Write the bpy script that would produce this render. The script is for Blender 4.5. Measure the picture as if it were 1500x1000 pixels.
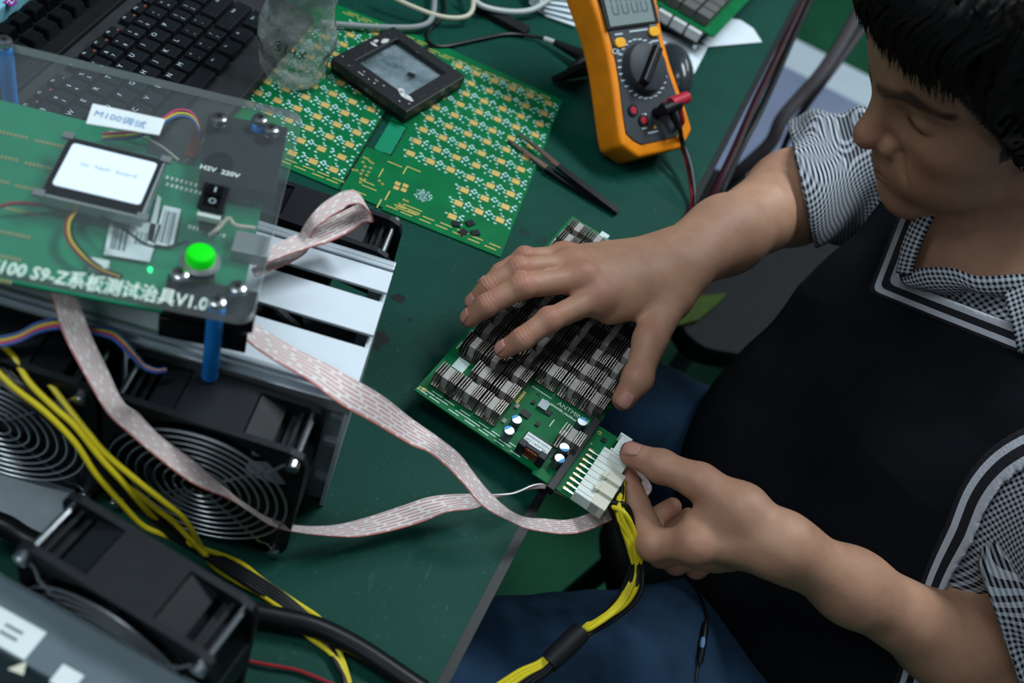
import bpy, bmesh, math, random
import numpy as np
from mathutils import Vector, Matrix

random.seed(7)
RNG = np.random.default_rng(7)
for o in list(bpy.data.objects):
    bpy.data.objects.remove(o)
SC = bpy.context.scene
COL = SC.collection
T = 0.75                                   # height of the table top

# ------------------------------------------------------------------ camera
TILT, ROLL, CAMH, FPX = math.radians(42.6), math.radians(24.2), 0.622, 1500.0
CF = np.array([0, math.sin(TILT), -math.cos(TILT)])
_r0 = np.array([1.0, 0, 0]); _u0 = np.cross(_r0, CF)
CR = math.cos(ROLL) * _r0 + math.sin(ROLL) * _u0
CU = -math.sin(ROLL) * _r0 + math.cos(ROLL) * _u0
CP = np.array([0, 0, T + CAMH])
cam_data = bpy.data.cameras.new('camera')
cam = bpy.data.objects.new('camera', cam_data)
COL.objects.link(cam)
cam.matrix_world = Matrix(((CR[0], CU[0], -CF[0], CP[0]), (CR[1], CU[1], -CF[1], CP[1]),
                           (CR[2], CU[2], -CF[2], CP[2]), (0, 0, 0, 1)))
cam_data.sensor_width = 36.0
cam_data.lens = 36.0
cam_data.clip_start = 0.02
cam_data.dof.use_dof = True
cam_data.dof.focus_distance = 0.79
cam_data.dof.aperture_fstop = 5.0
SC.camera = cam

# ------------------------------------------------------------------ light, world, exposure
SC.view_settings.view_transform = 'Standard'
SC.view_settings.look = 'None'
SC.view_settings.gamma = 1.0
SC.view_settings.use_curve_mapping = False
SC.view_settings.exposure = -0.28
SC.cycles.use_denoising = True
SC.cycles.max_bounces = 8
SC.cycles.transparent_max_bounces = 16
SC.cycles.sample_clamp_indirect = 4.0
world = bpy.data.worlds.new('room'); SC.world = world
world.use_nodes = True
world.node_tree.nodes['Background'].inputs[0].default_value = (0.55, 0.70, 0.80, 1)
world.node_tree.nodes['Background'].inputs[1].default_value = 0.13

def area(name, loc, target, sx, sy, power, col=(0.86, 0.95, 1.0)):
    d = bpy.data.lights.new(name, 'AREA'); d.shape = 'RECTANGLE'; d.size = sx; d.size_y = sy
    d.energy = power; d.color = col
    o = bpy.data.objects.new(name, d); COL.objects.link(o)
    o.location = loc
    o.rotation_euler = (Vector(target) - Vector(loc)).to_track_quat('-Z', 'Y').to_euler()
    return o
area('tube_and_fill_light', (0.62, 1.55, 2.75), (0.0, 0.65, 0.75), 1.2, 0.35, 57)
area('tube_and_fill_light', (-0.95, 0.0, 2.75), (-0.15, 0.5, 0.75), 0.4, 1.3, 24)
area('tube_and_fill_light', (-0.5, -1.3, 2.75), (-0.1, 0.4, 0.75), 1.3, 0.35, 8)  # fill light added behind the camera to lift the camera-facing sides
area('tube_and_fill_light', (1.6, 3.6, 2.75), (1.3, 3.3, 0.0), 1.4, 0.35, 45)  # unseen lamp added further back to brighten the far floor

# ------------------------------------------------------------------ small helpers
def at(px, py, h=0.0):
    d = CF + (px - 750.0) / FPX * CR + (500.0 - py) / FPX * CU
    return Vector(CP + (T + h - CP[2]) / d[2] * d)

def lin(c):
    return tuple((v / 255 / 12.92) if v / 255 <= 0.04045 else ((v / 255 + 0.055) / 1.055) ** 2.4 for v in c)

def link(o, parent=None):
    COL.objects.link(o)
    if parent is not None: o.parent = parent
    return o

def tag(o, label=None, cat=None, group=None, kind=None):
    if label: o['label'] = label
    if cat: o['category'] = cat
    if group: o['group'] = group
    if kind: o['kind'] = kind
    return o

def thing(name, label, cat, loc=(0, 0, 0), rz=0.0, group=None):
    o = bpy.data.objects.new(name, None)
    o.empty_display_size = 0.02
    o.location = loc; o.rotation_euler = (0, 0, math.radians(rz))
    COL.objects.link(o)
    return tag(o, label, cat, group)

def frame(loc, rz):
    return Matrix.Translation(Vector(loc)) @ Matrix.Rotation(math.radians(rz), 4, 'Z')

class MB:
    """collects simple shapes into one mesh"""
    def __init__(s): s.v = []; s.f = []; s.m = []; s.a = {}
    def add(s, vs, fs, mi=0):
        n = len(s.v); s.v += [tuple(v) for v in vs]; s.f += [tuple(i + n for i in f) for f in fs]; s.m += [mi] * len(fs)
        return s
    def box(s, c, d, rz=0.0, mi=0, top=None, M=None):
        hx, hy, hz = d[0] / 2, d[1] / 2, d[2] / 2
        tx, ty = (hx, hy) if top is None else (top[0] / 2, top[1] / 2)
        P = [(-hx, -hy, -hz), (hx, -hy, -hz), (hx, hy, -hz), (-hx, hy, -hz), (-tx, -ty, hz), (tx, -ty, hz), (tx, ty, hz), (-tx, ty, hz)]
        cs, sn = math.cos(math.radians(rz)), math.sin(math.radians(rz))
        P = [Vector((c[0] + x * cs - y * sn, c[1] + x * sn + y * cs, c[2] + z)) for x, y, z in P]
        if M is not None: P = [M @ p for p in P]
        return s.add(P, [(0, 3, 2, 1), (4, 5, 6, 7), (0, 1, 5, 4), (1, 2, 6, 5), (2, 3, 7, 6), (3, 0, 4, 7)], mi)
    def cyl(s, p, q, r, n=14, r2=None, mi=0, cap=True):
        p, q = Vector(p), Vector(q); r2 = r if r2 is None else r2
        z = (q - p).normalized(); x = z.orthogonal().normalized(); y = z.cross(x)
        V = []
        for c, rr in ((p, r), (q, r2)):
            for k in range(n):
                a = 2 * math.pi * k / n
                V.append(c + (x * math.cos(a) + y * math.sin(a)) * rr)
        F = [(k, (k + 1) % n, n + (k + 1) % n, n + k) for k in range(n)]
        if cap: F += [tuple(range(n - 1, -1, -1)), tuple(range(n, 2 * n))]
        return s.add(V, F, mi)
    def tube(s, pts, r, n=8, closed=False, mi=0):
        pts = [Vector(p) for p in pts]; N = len(pts)
        rs = r if isinstance(r, (list, tuple)) else [r] * N
        V = []; ref = None
        for i, p in enumerate(pts):
            a = pts[(i - 1) % N] if (closed or i > 0) else p
            b = pts[(i + 1) % N] if (closed or i < N - 1) else p
            t = (b - a)
            t = t.normalized() if t.length > 1e-9 else Vector((0, 0, 1))
            if ref is None: ref = t.orthogonal().normalized()
            ref = (ref - t * ref.dot(t))
            ref = ref.normalized() if ref.length > 1e-6 else t.orthogonal().normalized()
            w = t.cross(ref)
            for k in range(n):
                an = 2 * math.pi * k / n
                V.append(p + (ref * math.cos(an) + w * math.sin(an)) * rs[i])
        F = []
        for i in range(N if closed else N - 1):
            j = (i + 1) % N
            for k in range(n):
                F.append((i * n + k, i * n + (k + 1) % n, j * n + (k + 1) % n, j * n + k))
        if not closed: F += [tuple(range(n - 1, -1, -1)), tuple(range((N - 1) * n, N * n))]
        return s.add(V, F, mi)
    def torus(s, c, R, r, nR=48, nr=6, axis='Y', mi=0):
        pts = []
        for k in range(nR):
            a = 2 * math.pi * k / nR
            x, y = R * math.cos(a), R * math.sin(a)
            pts.append(Vector(c) + (Vector((x, 0, y)) if axis == 'Y' else Vector((x, y, 0))))
        return s.tube(pts, r, nr, True, mi)
    def prism(s, poly, z0, z1, mi=0, side=None):
        n = len(poly)
        V = [(x, y, z0) for x, y in poly] + [(x, y, z1) for x, y in poly]
        s.add(V, [tuple(range(n - 1, -1, -1)), tuple(range(n, 2 * n))], mi)
        m = len(s.v) - 2 * n
        for k in range(n):
            j = (k + 1) % n
            s.f.append((m + k, m + j, m + n + j, m + n + k)); s.m.append(mi if side is None else side)
        return s
    def lathe(s, prof, c=(0, 0, 0), n=32, mi=0):
        V = []
        for r, z in prof:
            for k in range(n):
                a = 2 * math.pi * k / n
                V.append((c[0] + r * math.cos(a), c[1] + r * math.sin(a), c[2] + z))
        F = []
        for i in range(len(prof) - 1):
            for k in range(n):
                F.append((i * n + k, i * n + (k + 1) % n, (i + 1) * n + (k + 1) % n, (i + 1) * n + k))
        F += [tuple(range(n - 1, -1, -1)), tuple(range((len(prof) - 1) * n, len(prof) * n))]
        return s.add(V, F, mi)
    def mesh(s, name, mats, bevel=0.0, seg=2, smooth=False):
        me = bpy.data.meshes.new(name)
        me.from_pydata([tuple(v) for v in s.v], [], s.f)
        for m in (mats if isinstance(mats, (list, tuple)) else [mats]): me.materials.append(m)
        me.polygons.foreach_set('material_index', s.m)
        if bevel > 0:
            bm = bmesh.new(); bm.from_mesh(me)
            ed = [e for e in bm.edges if len(e.link_faces) == 2 and e.calc_face_angle(0) > 0.6]
            bmesh.ops.bevel(bm, geom=ed, offset=bevel, segments=seg, affect='EDGES', profile=0.6, clamp_overlap=True)
            bm.to_mesh(me); bm.free()
        me.update()
        if smooth:
            me.polygons.foreach_set('use_smooth', [True] * len(me.polygons))
            me.set_sharp_from_angle(angle=math.radians(40))
        return me
    def build(s, name, mats, parent=None, bevel=0.0, seg=2, smooth=False, loc=None, label=None, kind=None):
        o = bpy.data.objects.new(name, s.mesh(name, mats, bevel, seg, smooth))
        link(o, parent)
        if loc is not None: o.location = loc
        if label: o['label'] = label
        if kind: o['kind'] = kind
        return o

def inst(name, me, parent=None, loc=(0, 0, 0), rz=0.0, M=None):
    o = bpy.data.objects.new(name, me); link(o, parent)
    if M is not None: o.matrix_local = M
    else:
        o.location = loc; o.rotation_euler = (0, 0, rz)
    return o

def centre(o):
    """put the origin of a top-level mesh at the middle of its base, keeping it where it is"""
    me = o.data
    co = np.empty(len(me.vertices) * 3); me.vertices.foreach_get('co', co); co = co.reshape(-1, 3)
    c = np.array([(co[:, 0].min() + co[:, 0].max()) / 2, (co[:, 1].min() + co[:, 1].max()) / 2, co[:, 2].min()])
    me.vertices.foreach_set('co', (co - c).ravel()); me.update()
    o.location = c
    return o

def rrect(w, h, r, n=5, cx=0, cy=0):
    P = []
    for sx, sy, a0 in ((1, 1, 0), (-1, 1, 90), (-1, -1, 180), (1, -1, 270)):
        for k in range(n + 1):
            a = math.radians(a0 + 90 * k / n)
            P.append((cx + sx * (w / 2 - r) + r * math.cos(a), cy + sy * (h / 2 - r) + r * math.sin(a)))
    return P

def spline(P, n=8, closed=False):
    """Catmull-Rom through rows of numbers"""
    P = np.array(P, float); N = len(P); out = []
    for i in range(N if closed else N - 1):
        p0 = P[(i - 1) % N] if (closed or i > 0) else 2 * P[0] - P[1]
        p1, p2 = P[i], P[(i + 1) % N]
        p3 = P[(i + 2) % N] if (closed or i < N - 2) else 2 * P[-1] - P[-2]
        for k in range(n):
            t = k / n
            out.append(0.5 * (2 * p1 + (p2 - p0) * t + (2 * p0 - 5 * p1 + 4 * p2 - p3) * t * t + (3 * p1 - p0 - 3 * p2 + p3) * t ** 3))
    if not closed: out.append(P[-1])
    return np.array(out)

def attr(me, name, vals, kind='FLOAT'):
    a = me.attributes.new(name, kind, 'POINT')
    a.data.foreach_set('vector' if kind == 'FLOAT_VECTOR' else 'value', np.asarray(vals, np.float32).ravel())

# ------------------------------------------------------------------ materials
class NT:
    def __init__(s, name):
        s.m = bpy.data.materials.new(name); s.m.use_nodes = True
        s.t = s.m.node_tree; s.b = s.t.nodes['Principled BSDF']; s.out = s.t.nodes['Material Output']
    def n(s, kind, **kw):
        nd = s.t.nodes.new('ShaderNode' + kind)
        for k, v in kw.items():
            if k in nd.inputs: s.set(nd, k, v)
            else: setattr(nd, k, v)
        return nd
    def set(s, nd, k, v):
        i = nd.inputs[k]
        if isinstance(v, bpy.types.NodeSocket): s.t.links.new(v, i)
        else: i.default_value = v
    def math(s, op, a, b=0.0, c=0.0):
        nd = s.t.nodes.new('ShaderNodeMath'); nd.operation = op
        s.set(nd, 0, a); s.set(nd, 1, b); s.set(nd, 2, c)
        return nd.outputs[0]
    def mix(s, f, a, b):
        nd = s.t.nodes.new('ShaderNodeMix'); nd.data_type = 'RGBA'
        s.set(nd, 0, f); s.set(nd, 6, a if isinstance(a, bpy.types.NodeSocket) else (*a[:3], 1)); s.set(nd, 7, b if isinstance(b, bpy.types.NodeSocket) else (*b[:3], 1))
        return nd.outputs[2]
    def noise(s, scale, detail=3.0, vec=None, rough=0.55):
        nd = s.n('TexNoise'); nd.inputs['Scale'].default_value = scale; nd.inputs['Detail'].default_value = detail
        nd.inputs['Roughness'].default_value = rough
        if vec is None: vec = s.n('TexCoord').outputs['Object']
        s.t.links.new(vec, nd.inputs['Vector'])
        return nd.outputs[0]
    def ramp(s, f, lo, hi):
        nd = s.t.nodes.new('ShaderNodeMapRange'); s.set(nd, 0, f); nd.inputs[1].default_value = lo; nd.inputs[2].default_value = hi
        return nd.outputs[0]
    def bump(s, h, strength=0.3, dist=0.001):
        nd = s.n('Bump'); nd.inputs['Strength'].default_value = strength; nd.inputs['Distance'].default_value = dist
        s.t.links.new(h, nd.inputs['Height']); s.t.links.new(nd.outputs[0], s.b.inputs['Normal'])
    def base(s, c): s.set(s.b, 'Base Color', c if isinstance(c, bpy.types.NodeSocket) else (*c[:3], 1))
    def at(s, name, out='Fac'):
        nd = s.n('Attribute'); nd.attribute_name = name
        return nd.outputs[out]

def mat(name, rgb, rough=0.5, metal=0.0, var=0.0, vscale=60, bump=0.0, bscale=300, coat=0.0, emit=0.0, spec=0.22):
    k = NT(name); c = lin(rgb)
    if var:
        f = k.ramp(k.noise(vscale, 4), 0.3, 0.7)
        k.base(k.mix(f, tuple(v * (1 - var) for v in c), tuple(min(1, v * (1 + var)) for v in c)))
    else: k.base(c)
    k.b.inputs['Roughness'].default_value = rough; k.b.inputs['Metallic'].default_value = metal
    k.b.inputs['Specular IOR Level'].default_value = spec
    if coat: k.b.inputs['Coat Weight'].default_value = coat
    if bump: k.bump(k.noise(bscale, 3), bump, 0.0006)
    if emit:
        k.b.inputs['Emission Color'].default_value = (*c, 1); k.b.inputs['Emission Strength'].default_value = emit
    return k.m

M = {}
M['pcb'] = mat('pcb_green', (2, 100, 56), 0.45, var=0.16, vscale=40, spec=0.12)
M['pcb_dark'] = mat('pcb_dark_green', (6, 62, 40), 0.4, var=0.1)
M['pcb_pale'] = mat('pcb_pale_green', (18, 128, 92), 0.4, var=0.12, vscale=25)
M['pad'] = mat('gold_pad', (214, 184, 112), 0.38, 0.35, var=0.12, vscale=200)
M['gold'] = mat('gold_trace', (196, 182, 100), 0.45, 0.2)
M['silk'] = mat('white_print', (205, 222, 212), 0.6)
M['silk_soft'] = mat('pale_solder', (166, 206, 204), 0.6)
M['tan_print'] = mat('tan_print', (150, 146, 100), 0.6)
M['chip'] = mat('black_chip', (24, 28, 34), 0.45, var=0.2)
M['black'] = mat('black_plastic', (16, 18, 22), 0.42, var=0.25, vscale=90)
M['black_matt'] = mat('black_matt', (13, 15, 18), 0.6, var=0.3, vscale=60, bump=0.15, bscale=900)
M['black_gloss'] = mat('black_gloss', (12, 13, 15), 0.18)
M['fan'] = mat('fan_plastic', (17, 21, 26), 0.5, var=0.2, vscale=50, bump=0.12, bscale=1200)
M['steel'] = mat('steel', (196, 200, 205), 0.22, 1.0)
M['wire_steel'] = mat('guard_steel', (168, 176, 180), 0.36, 0.9)
M['alu'] = mat('brushed_aluminium', (186, 196, 204), 0.42, 0.75, var=0.1, vscale=15)
M['alu_white'] = mat('white_anodised', (206, 216, 224), 0.45, 0.15, var=0.06, vscale=14)
M['alu_dark'] = mat('grey_aluminium', (140, 150, 158), 0.5, 0.35, var=0.15, vscale=25)
M['fin'] = mat('heat_sink_fin', (118, 113, 109), 0.36, 0.85, var=0.25, vscale=400)
M['core'] = mat('heat_sink_core', (152, 149, 145), 0.6, 0.1, var=0.15, vscale=250)
M['under'] = mat('dark_underside', (20, 22, 24), 0.6)
M['white_pl'] = mat('white_plastic', (214, 224, 220), 0.4, var=0.05)
M['cream_pl'] = mat('cream_plastic', (206, 206, 188), 0.4)
M['blue'] = mat('blue_plastic', (28, 132, 218), 0.4, var=0.1)
M['cap_blue'] = mat('capacitor_blue', (48, 150, 214), 0.4)
M['cap_silver'] = mat('capacitor_silver', (206, 214, 220), 0.35, 0.35)
M['can'] = mat('capacitor_can', (104, 112, 116), 0.35, 0.7)
M['copper'] = mat('copper_coil', (122, 66, 44), 0.35, 0.6, var=0.2, vscale=300)
M['paper'] = mat('white_paper', (206, 218, 226), 0.7, var=0.04, vscale=20)
M['label'] = mat('paper_label', (196, 214, 210), 0.6, var=0.05)
M['label_white'] = mat('white_label', (214, 224, 226), 0.6, var=0.03)
M['ink'] = mat('black_ink', (20, 22, 26), 0.6)
M['ink_grey'] = mat('grey_ink', (112, 128, 130), 0.6)
M['ink_blue'] = mat('blue_ink', (120, 158, 204), 0.6)
M['yellow_wire'] = mat('yellow_wire', (206, 190, 36), 0.38)
M['black_wire'] = mat('black_wire', (16, 18, 20), 0.36)
M['red_wire'] = mat('red_wire', (140, 34, 42), 0.4)
M['pink_wire'] = mat('pink_wire', (196, 48, 104), 0.4)
M['blue_wire'] = mat('blue_wire', (58, 92, 160), 0.4)
M['white_wire'] = mat('white_wire', (176, 184, 182), 0.42)
M['grey_wire'] = mat('grey_wire', (132, 140, 142), 0.45)
M['cream_wire'] = mat('cream_wire', (188, 184, 164), 0.42)
M['wine_wire'] = mat('wine_wire', (44, 14, 22), 0.4)
M['taupe'] = mat('taupe_cable', (62, 58, 62), 0.55)
M['orange'] = mat('orange_holster', (226, 132, 14), 0.45, var=0.16, vscale=35, bump=0.08, bscale=500)
M['amber'] = mat('amber_button', (232, 168, 44), 0.35)
M['meter'] = mat('meter_face', (52, 58, 64), 0.5, var=0.1)
M['lcd_grey'] = mat('lcd_grey', (124, 138, 138), 0.25, coat=0.4)
M['lcd_ink'] = mat('lcd_segment', (84, 100, 108), 0.5)
M['meter_print'] = mat('meter_print', (170, 186, 194), 0.6)
M['red_pl'] = mat('red_plug', (168, 34, 56), 0.4)
M['key'] = mat('key_black', (22, 25, 29), 0.42, var=0.2, vscale=120, bump=0.08, bscale=1500)
M['key_case'] = mat('keyboard_case', (44, 47, 49), 0.5, var=0.3, vscale=35)
M['key_gloss'] = mat('glossy_key', (11, 12, 13), 0.2, coat=0.6)
M['legend'] = mat('key_legend', (186, 204, 214), 0.6)
M['legend_red'] = mat('key_legend_orange', (150, 76, 50), 0.6)
M['grey_box'] = mat('grey_painted_steel', (94, 108, 116), 0.5, 0.2, var=0.08, vscale=12)
M['bezel'] = mat('lcd_bezel', (150, 154, 156), 0.4, 0.6)
M['green_btn'] = mat('green_button', (10, 208, 22), 0.35, emit=0.35)
M['led'] = mat('green_led', (40, 230, 140), 0.3, emit=2.0)
M['screen'] = mat('lit_lcd_screen', (222, 236, 252), 0.3, emit=0.42)
M['screen_ink'] = mat('lcd_text', (138, 156, 168), 0.5, emit=0.3)
M['strap'] = mat('shrink_tube', (22, 23, 25), 0.5, bump=0.1)
M['nail'] = mat('finger_nail', (176, 128, 116), 0.35)
M['rim'] = mat('table_edge_strip', (20, 24, 26), 0.45)
M['leg'] = mat('grey_leg', (70, 76, 80), 0.5)
M['olive'] = mat('olive_cloth', (48, 68, 18), 0.8, var=0.2)
M['shoe'] = mat('shoe_grey', (120, 122, 128), 0.6)
M['gauze'] = mat('dark_seat', (13, 15, 17), 0.7, var=0.3)
M['blade'] = mat('tweezer_steel', (150, 130, 122), 0.32, 0.85, var=0.15, vscale=200)

def clear_mat(name, tint, haze, hazecol, rough=0.05, bump=0.0, bscale=60, ior=1.45, gloss=1.0, rim=0.0):
    """see-through sheet: straight-through light, a fresnel reflection and a little dust"""
    k = NT(name); t = k.t
    tr = k.n('BsdfTransparent'); tr.inputs[0].default_value = (*tint, 1)
    gl = k.n('BsdfGlossy'); gl.inputs['Roughness'].default_value = rough
    df = k.n('BsdfDiffuse'); df.inputs[0].default_value = (*lin(hazecol), 1)
    fr = k.n('Fresnel'); fr.inputs[0].default_value = ior
    m1 = k.n('MixShader'); m2 = k.n('MixShader')
    hz = k.ramp(k.noise(bscale, 5, rough=0.7), 0.35, 0.8)
    if bump:
        lw_ = k.n('LayerWeight'); lw_.inputs[0].default_value = 0.35
        t.links.new(k.math('ADD', k.math('MULTIPLY', hz, haze * 2), k.math('MULTIPLY', k.math('POWER', lw_.outputs['Facing'], 2.0), rim)), m1.inputs[0])
    else: m1.inputs[0].default_value = haze
    t.links.new(tr.outputs[0], m1.inputs[1]); t.links.new(df.outputs[0], m1.inputs[2])
    bf = k.n('NewGeometry').outputs['Backfacing']
    t.links.new(k.math('MULTIPLY', fr.outputs[0], k.math('MULTIPLY', k.math('SUBTRACT', 1.0, bf), gloss)), m2.inputs[0])
    t.links.new(m1.outputs[0], m2.inputs[1]); t.links.new(gl.outputs[0], m2.inputs[2])
    if bump:
        b = k.n('Bump'); b.inputs['Strength'].default_value = bump; b.inputs['Distance'].default_value = 0.004
        t.links.new(k.noise(bscale, 4), b.inputs['Height'])
        for x in (gl, fr, df): t.links.new(b.outputs[0], x.inputs['Normal'])
    t.links.new(m2.outputs[0], k.out.inputs[0])
    return k.m
M['acrylic'] = clear_mat('clear_acrylic', (0.95, 0.97, 0.97), 0.055, (170, 182, 186), 0.06)
M['acrylic_edge'] = clear_mat('frosted_acrylic_edge', (0.8, 0.83, 0.83), 0.75, (206, 208, 208), 0.3)
M['bottle'] = clear_mat('clear_bottle', (0.9, 0.93, 0.92), 0.42, (178, 186, 184), 0.10, bump=1.0, bscale=45, gloss=1.8, rim=0.42)
M['window'] = clear_mat('dish_glass', (0.8, 0.85, 0.86), 0.5, (150, 168, 176), 0.15, bump=0.2, bscale=25)

def ribbon_mat():
    k = NT('ribbon_cable')
    uv = k.n('SeparateXYZ'); k.t.links.new(k.at('rib', 'Vector'), uv.inputs[0])
    u, v = uv.outputs[0], uv.outputs[1]
    cell = k.math('FLOOR', k.math('MULTIPLY', u, 7.0))
    fu = k.math('FRACT', k.math('MULTIPLY', u, 7.0))
    line = k.math('LESS_THAN', k.math('ABSOLUTE', k.math('SUBTRACT', fu, 0.5)), 0.22)
    off = k.math('FRACT', k.math('MULTIPLY', k.math('SINE', k.math('MULTIPLY', cell, 127.1)), 437.5))
    fv = k.math('FRACT', k.math('ADD', k.math('MULTIPLY', v, 62.0), off))
    dash = k.math('GREATER_THAN', fv, 0.16)
    red = k.math('MULTIPLY', line, dash)
    edge = k.math('LESS_THAN', u, 0.035)
    col = k.mix(red, lin((234, 228, 226)), lin((200, 152, 150)))
    col = k.mix(edge, col, lin((188, 92, 78)))
    k.base(col); k.b.inputs['Roughness'].default_value = 0.45
    h = k.math('ABSOLUTE', k.math('SINE', k.math('MULTIPLY', u, math.pi * 14)))
    k.bump(h, 0.5, 0.0006)
    return k.m
M['ribbon'] = ribbon_mat()

def gingham(name, dark, light, per):
    k = NT(name)
    uv = k.n('SeparateXYZ'); k.t.links.new(k.at('pat', 'Vector'), uv.inputs[0])
    f = [k.math('GREATER_THAN', k.math('FRACT', k.math('MULTIPLY', uv.outputs[i], 1 / per)), 0.5) for i in (0, 1)]
    s = k.math('MULTIPLY', k.math('ADD', f[0], f[1]), 0.5)
    k.base(k.mix(s, lin(dark), lin(light))); k.b.inputs['Roughness'].default_value = 0.85
    k.b.inputs['Specular IOR Level'].default_value = 0.2
    return k.m
M['shirt'] = gingham('gingham_cotton', (14, 16, 24), (170, 178, 188), 0.0038)

def vest_trim_mat():
    k = NT('knitted_trim')
    d = k.at('cut')
    s1 = k.math('MULTIPLY', k.math('GREATER_THAN', d, 0.0005), k.math('LESS_THAN', d, 0.0062))
    s2 = k.math('MULTIPLY', k.math('GREATER_THAN', d, 0.0118), k.math('LESS_THAN', d, 0.0162))
    w = k.math('ADD', s1, s2)
    k.base(k.mix(w, lin((12, 14, 24)), lin((172, 176, 186)))); k.b.inputs['Roughness'].default_value = 0.9
    k.bump(k.noise(420, 2), 0.5, 0.001)
    return k.m
M['trim'] = vest_trim_mat()
M['vest'] = mat('black_knit', (11, 13, 19), 0.92, var=0.25, vscale=25, bump=0.35, bscale=900, spec=0.15)

def denim():
    k = NT('denim')
    f = k.ramp(k.noise(14, 4), 0.35, 0.75)
    w = k.noise(900, 2)
    c = k.mix(f, lin((20, 38, 58)), lin((48, 82, 116)))
    k.base(k.mix(k.math('MULTIPLY', w, 0.35), c, lin((60, 86, 112))))
    k.b.inputs['Roughness'].default_value = 0.9; k.b.inputs['Specular IOR Level'].default_value = 0.2
    k.bump(w, 0.4, 0.0006)
    return k.m
M['denim'] = denim()

def skin():
    k = NT('skin')
    a = k.ramp(k.noise(45, 4), 0.3, 0.7); f = k.at('flush')
    c = k.mix(a, lin((160, 120, 98)), lin((176, 135, 110)))
    c = k.mix(f, c, lin((162, 96, 82)))
    c = k.mix(k.at('lip'), c, lin((116, 64, 60)))
    c = k.mix(k.at('brow'), c, lin((26, 22, 22)))
    k.base(c)
    k.b.inputs['Roughness'].default_value = 0.52
    k.b.inputs['Specular IOR Level'].default_value = 0.35
    k.b.inputs['Subsurface Weight'].default_value = 0.12
    k.b.inputs['Subsurface Radius'].default_value = (1.0, 0.4, 0.25)
    k.b.inputs['Subsurface Scale'].default_value = 0.004
    wr = k.math('MULTIPLY', k.math('SINE', k.math('ADD', k.math('MULTIPLY', k.at('axis'), 2100.0), k.math('MULTIPLY', k.noise(160, 2), 9.0))), k.at('wr'))
    h = k.math('ADD', k.math('MULTIPLY', k.noise(700, 3), 0.35), k.math('MULTIPLY', wr, 0.30))
    h = k.math('ADD', h, k.math('MULTIPLY', k.noise(120, 2), 0.5))
    k.bump(h, 0.4, 0.0010)
    return k.m
M['skin'] = skin()
M['hair'] = mat('black_hair', (9, 9, 10), 0.5, var=0.4, vscale=120, spec=0.25)

# ------------------------------------------------------------------ lettering
_txt = {}
def text_mesh(s, size, m, extrude=0.0, align='CENTER', bold=0.0):
    key = (s, size, m.name, extrude, align, bold)
    if key in _txt: return _txt[key]
    cu = bpy.data.curves.new('t', 'FONT'); cu.body = s; cu.size = size; cu.extrude = extrude
    cu.align_x = align; cu.align_y = 'CENTER'; cu.resolution_u = 2; cu.offset = bold
    o = bpy.data.objects.new('t', cu); COL.objects.link(o)
    dg = bpy.context.evaluated_depsgraph_get(); dg.update()
    me = bpy.data.meshes.new_from_object(o.evaluated_get(dg), depsgraph=dg)
    bpy.data.objects.remove(o); bpy.data.curves.remove(cu)
    me.materials.clear(); me.materials.append(m); me.name = 'lettering'
    _txt[key] = me
    return me
# ------------------------------------------------------------------ implicit surfaces for bodies and clothes
def V3(v): return np.array(v, np.float32)
def rcone(P, a, b, ra, rb):
    a, b = V3(a), V3(b); ba = b - a; pa = P - a
    h = np.clip(pa @ ba / max(float(ba @ ba), 1e-12), 0, 1)
    q = pa - h[:, None] * ba
    return np.sqrt((q * q).sum(1)) - (ra + (rb - ra) * h)
def ellip(P, c, r, A=None):
    q = P - V3(c)
    if A is not None: q = q @ np.asarray(A, np.float32).T
    r = V3(r)
    k0 = np.sqrt(((q / r) ** 2).sum(1)); k1 = np.sqrt(((q / (r * r)) ** 2).sum(1)) + 1e-9
    return k0 * (k0 - 1) / k1
def smin(a, b, k):
    h = np.clip(0.5 + 0.5 * (b - a) / k, 0, 1)
    return b * (1 - h) + a * h - k * h * (1 - h)
def smax(a, b, k): return -smin(-a, -b, k)
def local(P, lo, hi, m, fn):
    """evaluate fn only for points within its box; far points get a safe positive distance"""
    lo, hi = V3(lo) - m, V3(hi) + m
    q = np.maximum(np.maximum(lo - P, P - hi), 0)
    d = np.sqrt((q * q).sum(1)) + m * 0.5
    k = d <= m * 0.5 + 1e-9
    if k.any(): d[k] = fn(P[k])
    return d

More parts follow.
